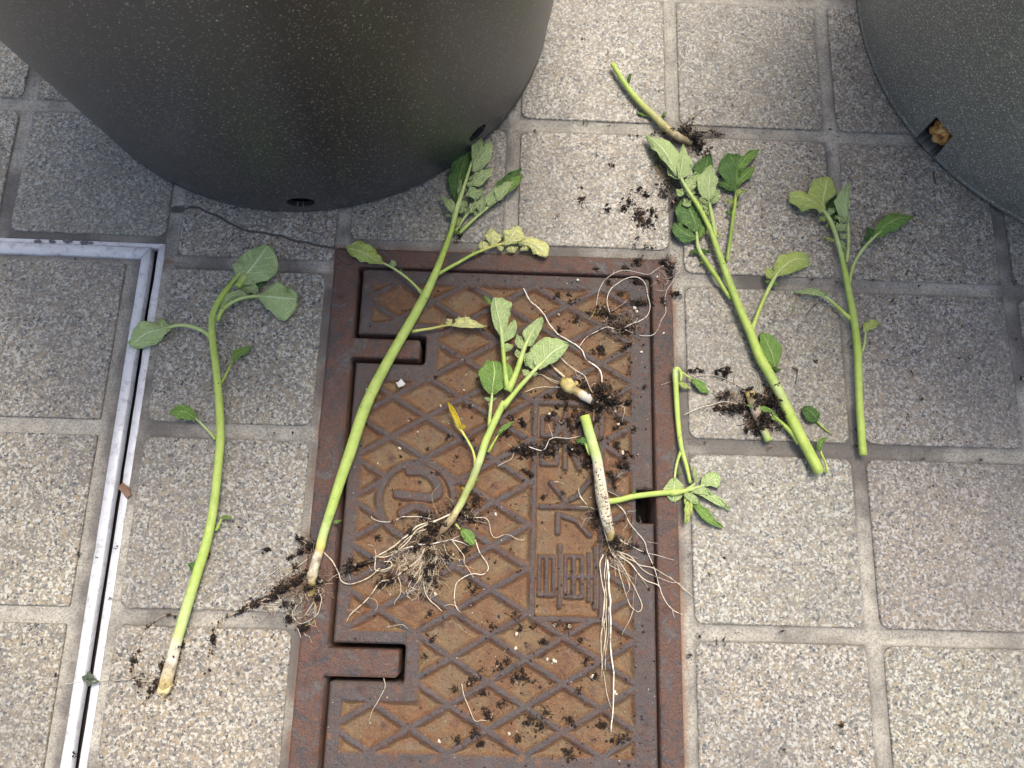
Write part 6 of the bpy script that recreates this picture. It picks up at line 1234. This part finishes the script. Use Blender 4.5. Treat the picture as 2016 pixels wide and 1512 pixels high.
bits('i', [(120, 290), (320, 310), (225, 415), (380, 740), (265, 790), (315, 780), (640, 735), (120, 870), (505, 970), (940, 1400), (175, 760), (650, 1410)], 9, 12, .0010); bits('i', [(975, 1270)], 34, 20, .0013)
bits('g', [(665, 270), (1360, 150), (1545, 765), (320, 985), (550, 318), (420, 1440), (1165, 310), (450, 300), (1445, 665), (630, 550)], 9, 10, .0010)
bits('d', [(1035, 880), (930, 930), (1575, 1105), (1560, 1160), (1660, 1160), (425, 170), (860, 730)], 6, 9, .0009)
# on the lid
bits('h', [(350, 355), (300, 205), (840, 505), (820, 490), (590, 640), (945, 705), (1110, 720), (1180, 715), (1080, 650), (1310, 700), (1380, 715), (1450, 790), (1240, 800), (600, 780), (560, 880), (1030, 910), (995, 935), (1480, 910), (890, 970), (1440, 1075), (730, 1070)], 26, 20, .0012)
bits('h', [(1100, 1000), (1070, 1020), (1140, 1010), (1120, 985), (900, 1090), (910, 1200), (930, 1230), (1000, 1150), (820, 1035), (1590, 1280), (1570, 1270), (1700, 1340), (1660, 1360), (1380, 1430), (1400, 1440), (1090, 1350), (750, 1355), (875, 1385), (1210, 1285), (1160, 1250), (1385, 1250), (1530, 1000), (1250, 1200), (850, 1310)], 34, 22, .0015)
bits('l', [(780, 540), (810, 640), (670, 560), (1230, 420), (1350, 550), (870, 830), (680, 930), (1140, 1130), (1160, 1180), (1130, 1160), (1400, 1140), (1370, 1160), (1450, 1110), (1070, 1190), (1080, 280), (1400, 270), (1000, 750)], 30, 24, .0012)
bits('s', [(670, 320), (580, 340), (740, 360), (750, 450), (830, 540), (620, 520), (560, 560), (700, 620), (1380, 620), (1310, 680), (1330, 600), (1440, 400), (1500, 690), (1310, 860), (1420, 950), (1380, 1110), (1340, 1090), (1420, 1100), (1270, 1260), (1290, 1330), (1240, 1200), (160, 570), (260, 600), (290, 640), (110, 740), (330, 1180), (300, 1150), (370, 1210), (780, 600), (820, 700), (790, 650), (880, 640), (660, 450), (530, 340)], 30, 26, .0013)
bits('s', [(1400, 1010), (1150, 800), (1330, 900), (500, 1440), (720, 1400), (1050, 640), (1090, 600), (1110, 560), (960, 500), (860, 480), (900, 560)], 22, 24, .0012)
bits('m', [(1220, 70), (1340, 740), (1120, 855), (930, 530), (1230, 1130), (1040, 1220), (1620, 760), (1520, 380), (830, 940), (1450, 950)], 8, 16, .0010)
bits('e', [(790, 1180), (700, 1180), (1430, 500), (820, 1000), (1560, 660), (1740, 1290), (1730, 990), (1810, 900), (1650, 1230)], 10, 12, .0011)
bits('u', [(285, 985), (330, 1030), (215, 1070), (160, 1125), (60, 1130), (280, 1150), (300, 1200), (340, 1215), (530, 1080), (370, 1140)], 14, 12, .0013)
# fine grit everywhere on the lid and a little on the tiles
for _ in range(1500):
    x = rng.uniform(LX0 + .05 if rng.random() < .8 else LX0, LX1); y = rng.uniform(LY0, LY1); r_ = .00018 + .0006 * rng.random() ** 2.5
    if lid_sdf(np.array([x]), np.array([y]))[0] > -.001: continue
    crumb(sm, x, y, float(ground_z(x, y)[0]) + r_ * .5, r_)
for _ in range(260):
    x = rng.uniform(-.32, .32); y = rng.uniform(-.28, .3); r_ = rng.uniform(.00018, .00042); crumb(sm, x, y, .0001 + r_ * .5, r_)
tag(sm.build('soil_crumbs', M_SOIL), 'crumbs of black potting soil scattered over the iron lid and tiles', 'soil', kind='stuff')
gm_ = MB(); M_GRIT = mat_simple('pale_grit', (.45, .38, .25), (.75, .70, .6), 400, .5)
for reg, L in (('n', [(1880, 160), (1870, 185), (1500, 150), (1205, 1055), (1215, 1070), (1480, 690), (1410, 625), (1530, 155), (1300, 320)]), ('h', [(1080, 830), (1085, 745), (1265, 905), (1300, 915), (1380, 720), (1520, 1000), (1045, 1325), (1000, 1150), (640, 1365), (1650, 1085), (620, 520)]),
               ('s', [(570, 530), (590, 920), (1385, 940), (1380, 960), (1495, 690), (820, 540), (150, 575), (1300, 500), (1340, 640), (1040, 1440)]), ('l', [(680, 770), (1520, 705), (1535, 750), (1575, 1195), (1390, 890), (1820, 985), (880, 400), (1755, 360)]), ('m', [(1525, 205), (1270, 380), (820, 850), (570, 1025), (920, 540), (1025, 660)])):
    for x, y in L:
        for k in range(rng.choice((1, 1, 2, 3))):
            px, py = q(reg, [(x + rng.gauss(0, 5), y + rng.gauss(0, 5))])[0]; p = P(px, py); r_ = rng.uniform(.0004, .0011); crumb(gm_, p.x, p.y, float(ground_z(p.x, p.y)[0]) + r_ * .6, r_)
for _ in range(160):
    x = rng.uniform(LX0, LX1); y = rng.uniform(LY0, LY1); r_ = rng.uniform(.00018, .0004)
    if lid_sdf(np.array([x]), np.array([y]))[0] > -.001: continue
    crumb(gm_, x, y, float(ground_z(x, y)[0]) + r_ * .5, r_)
tag(gm_.build('pale_grit', M_GRIT), 'pale grains of grit and perlite among the soil on the lid', 'grit', kind='stuff')
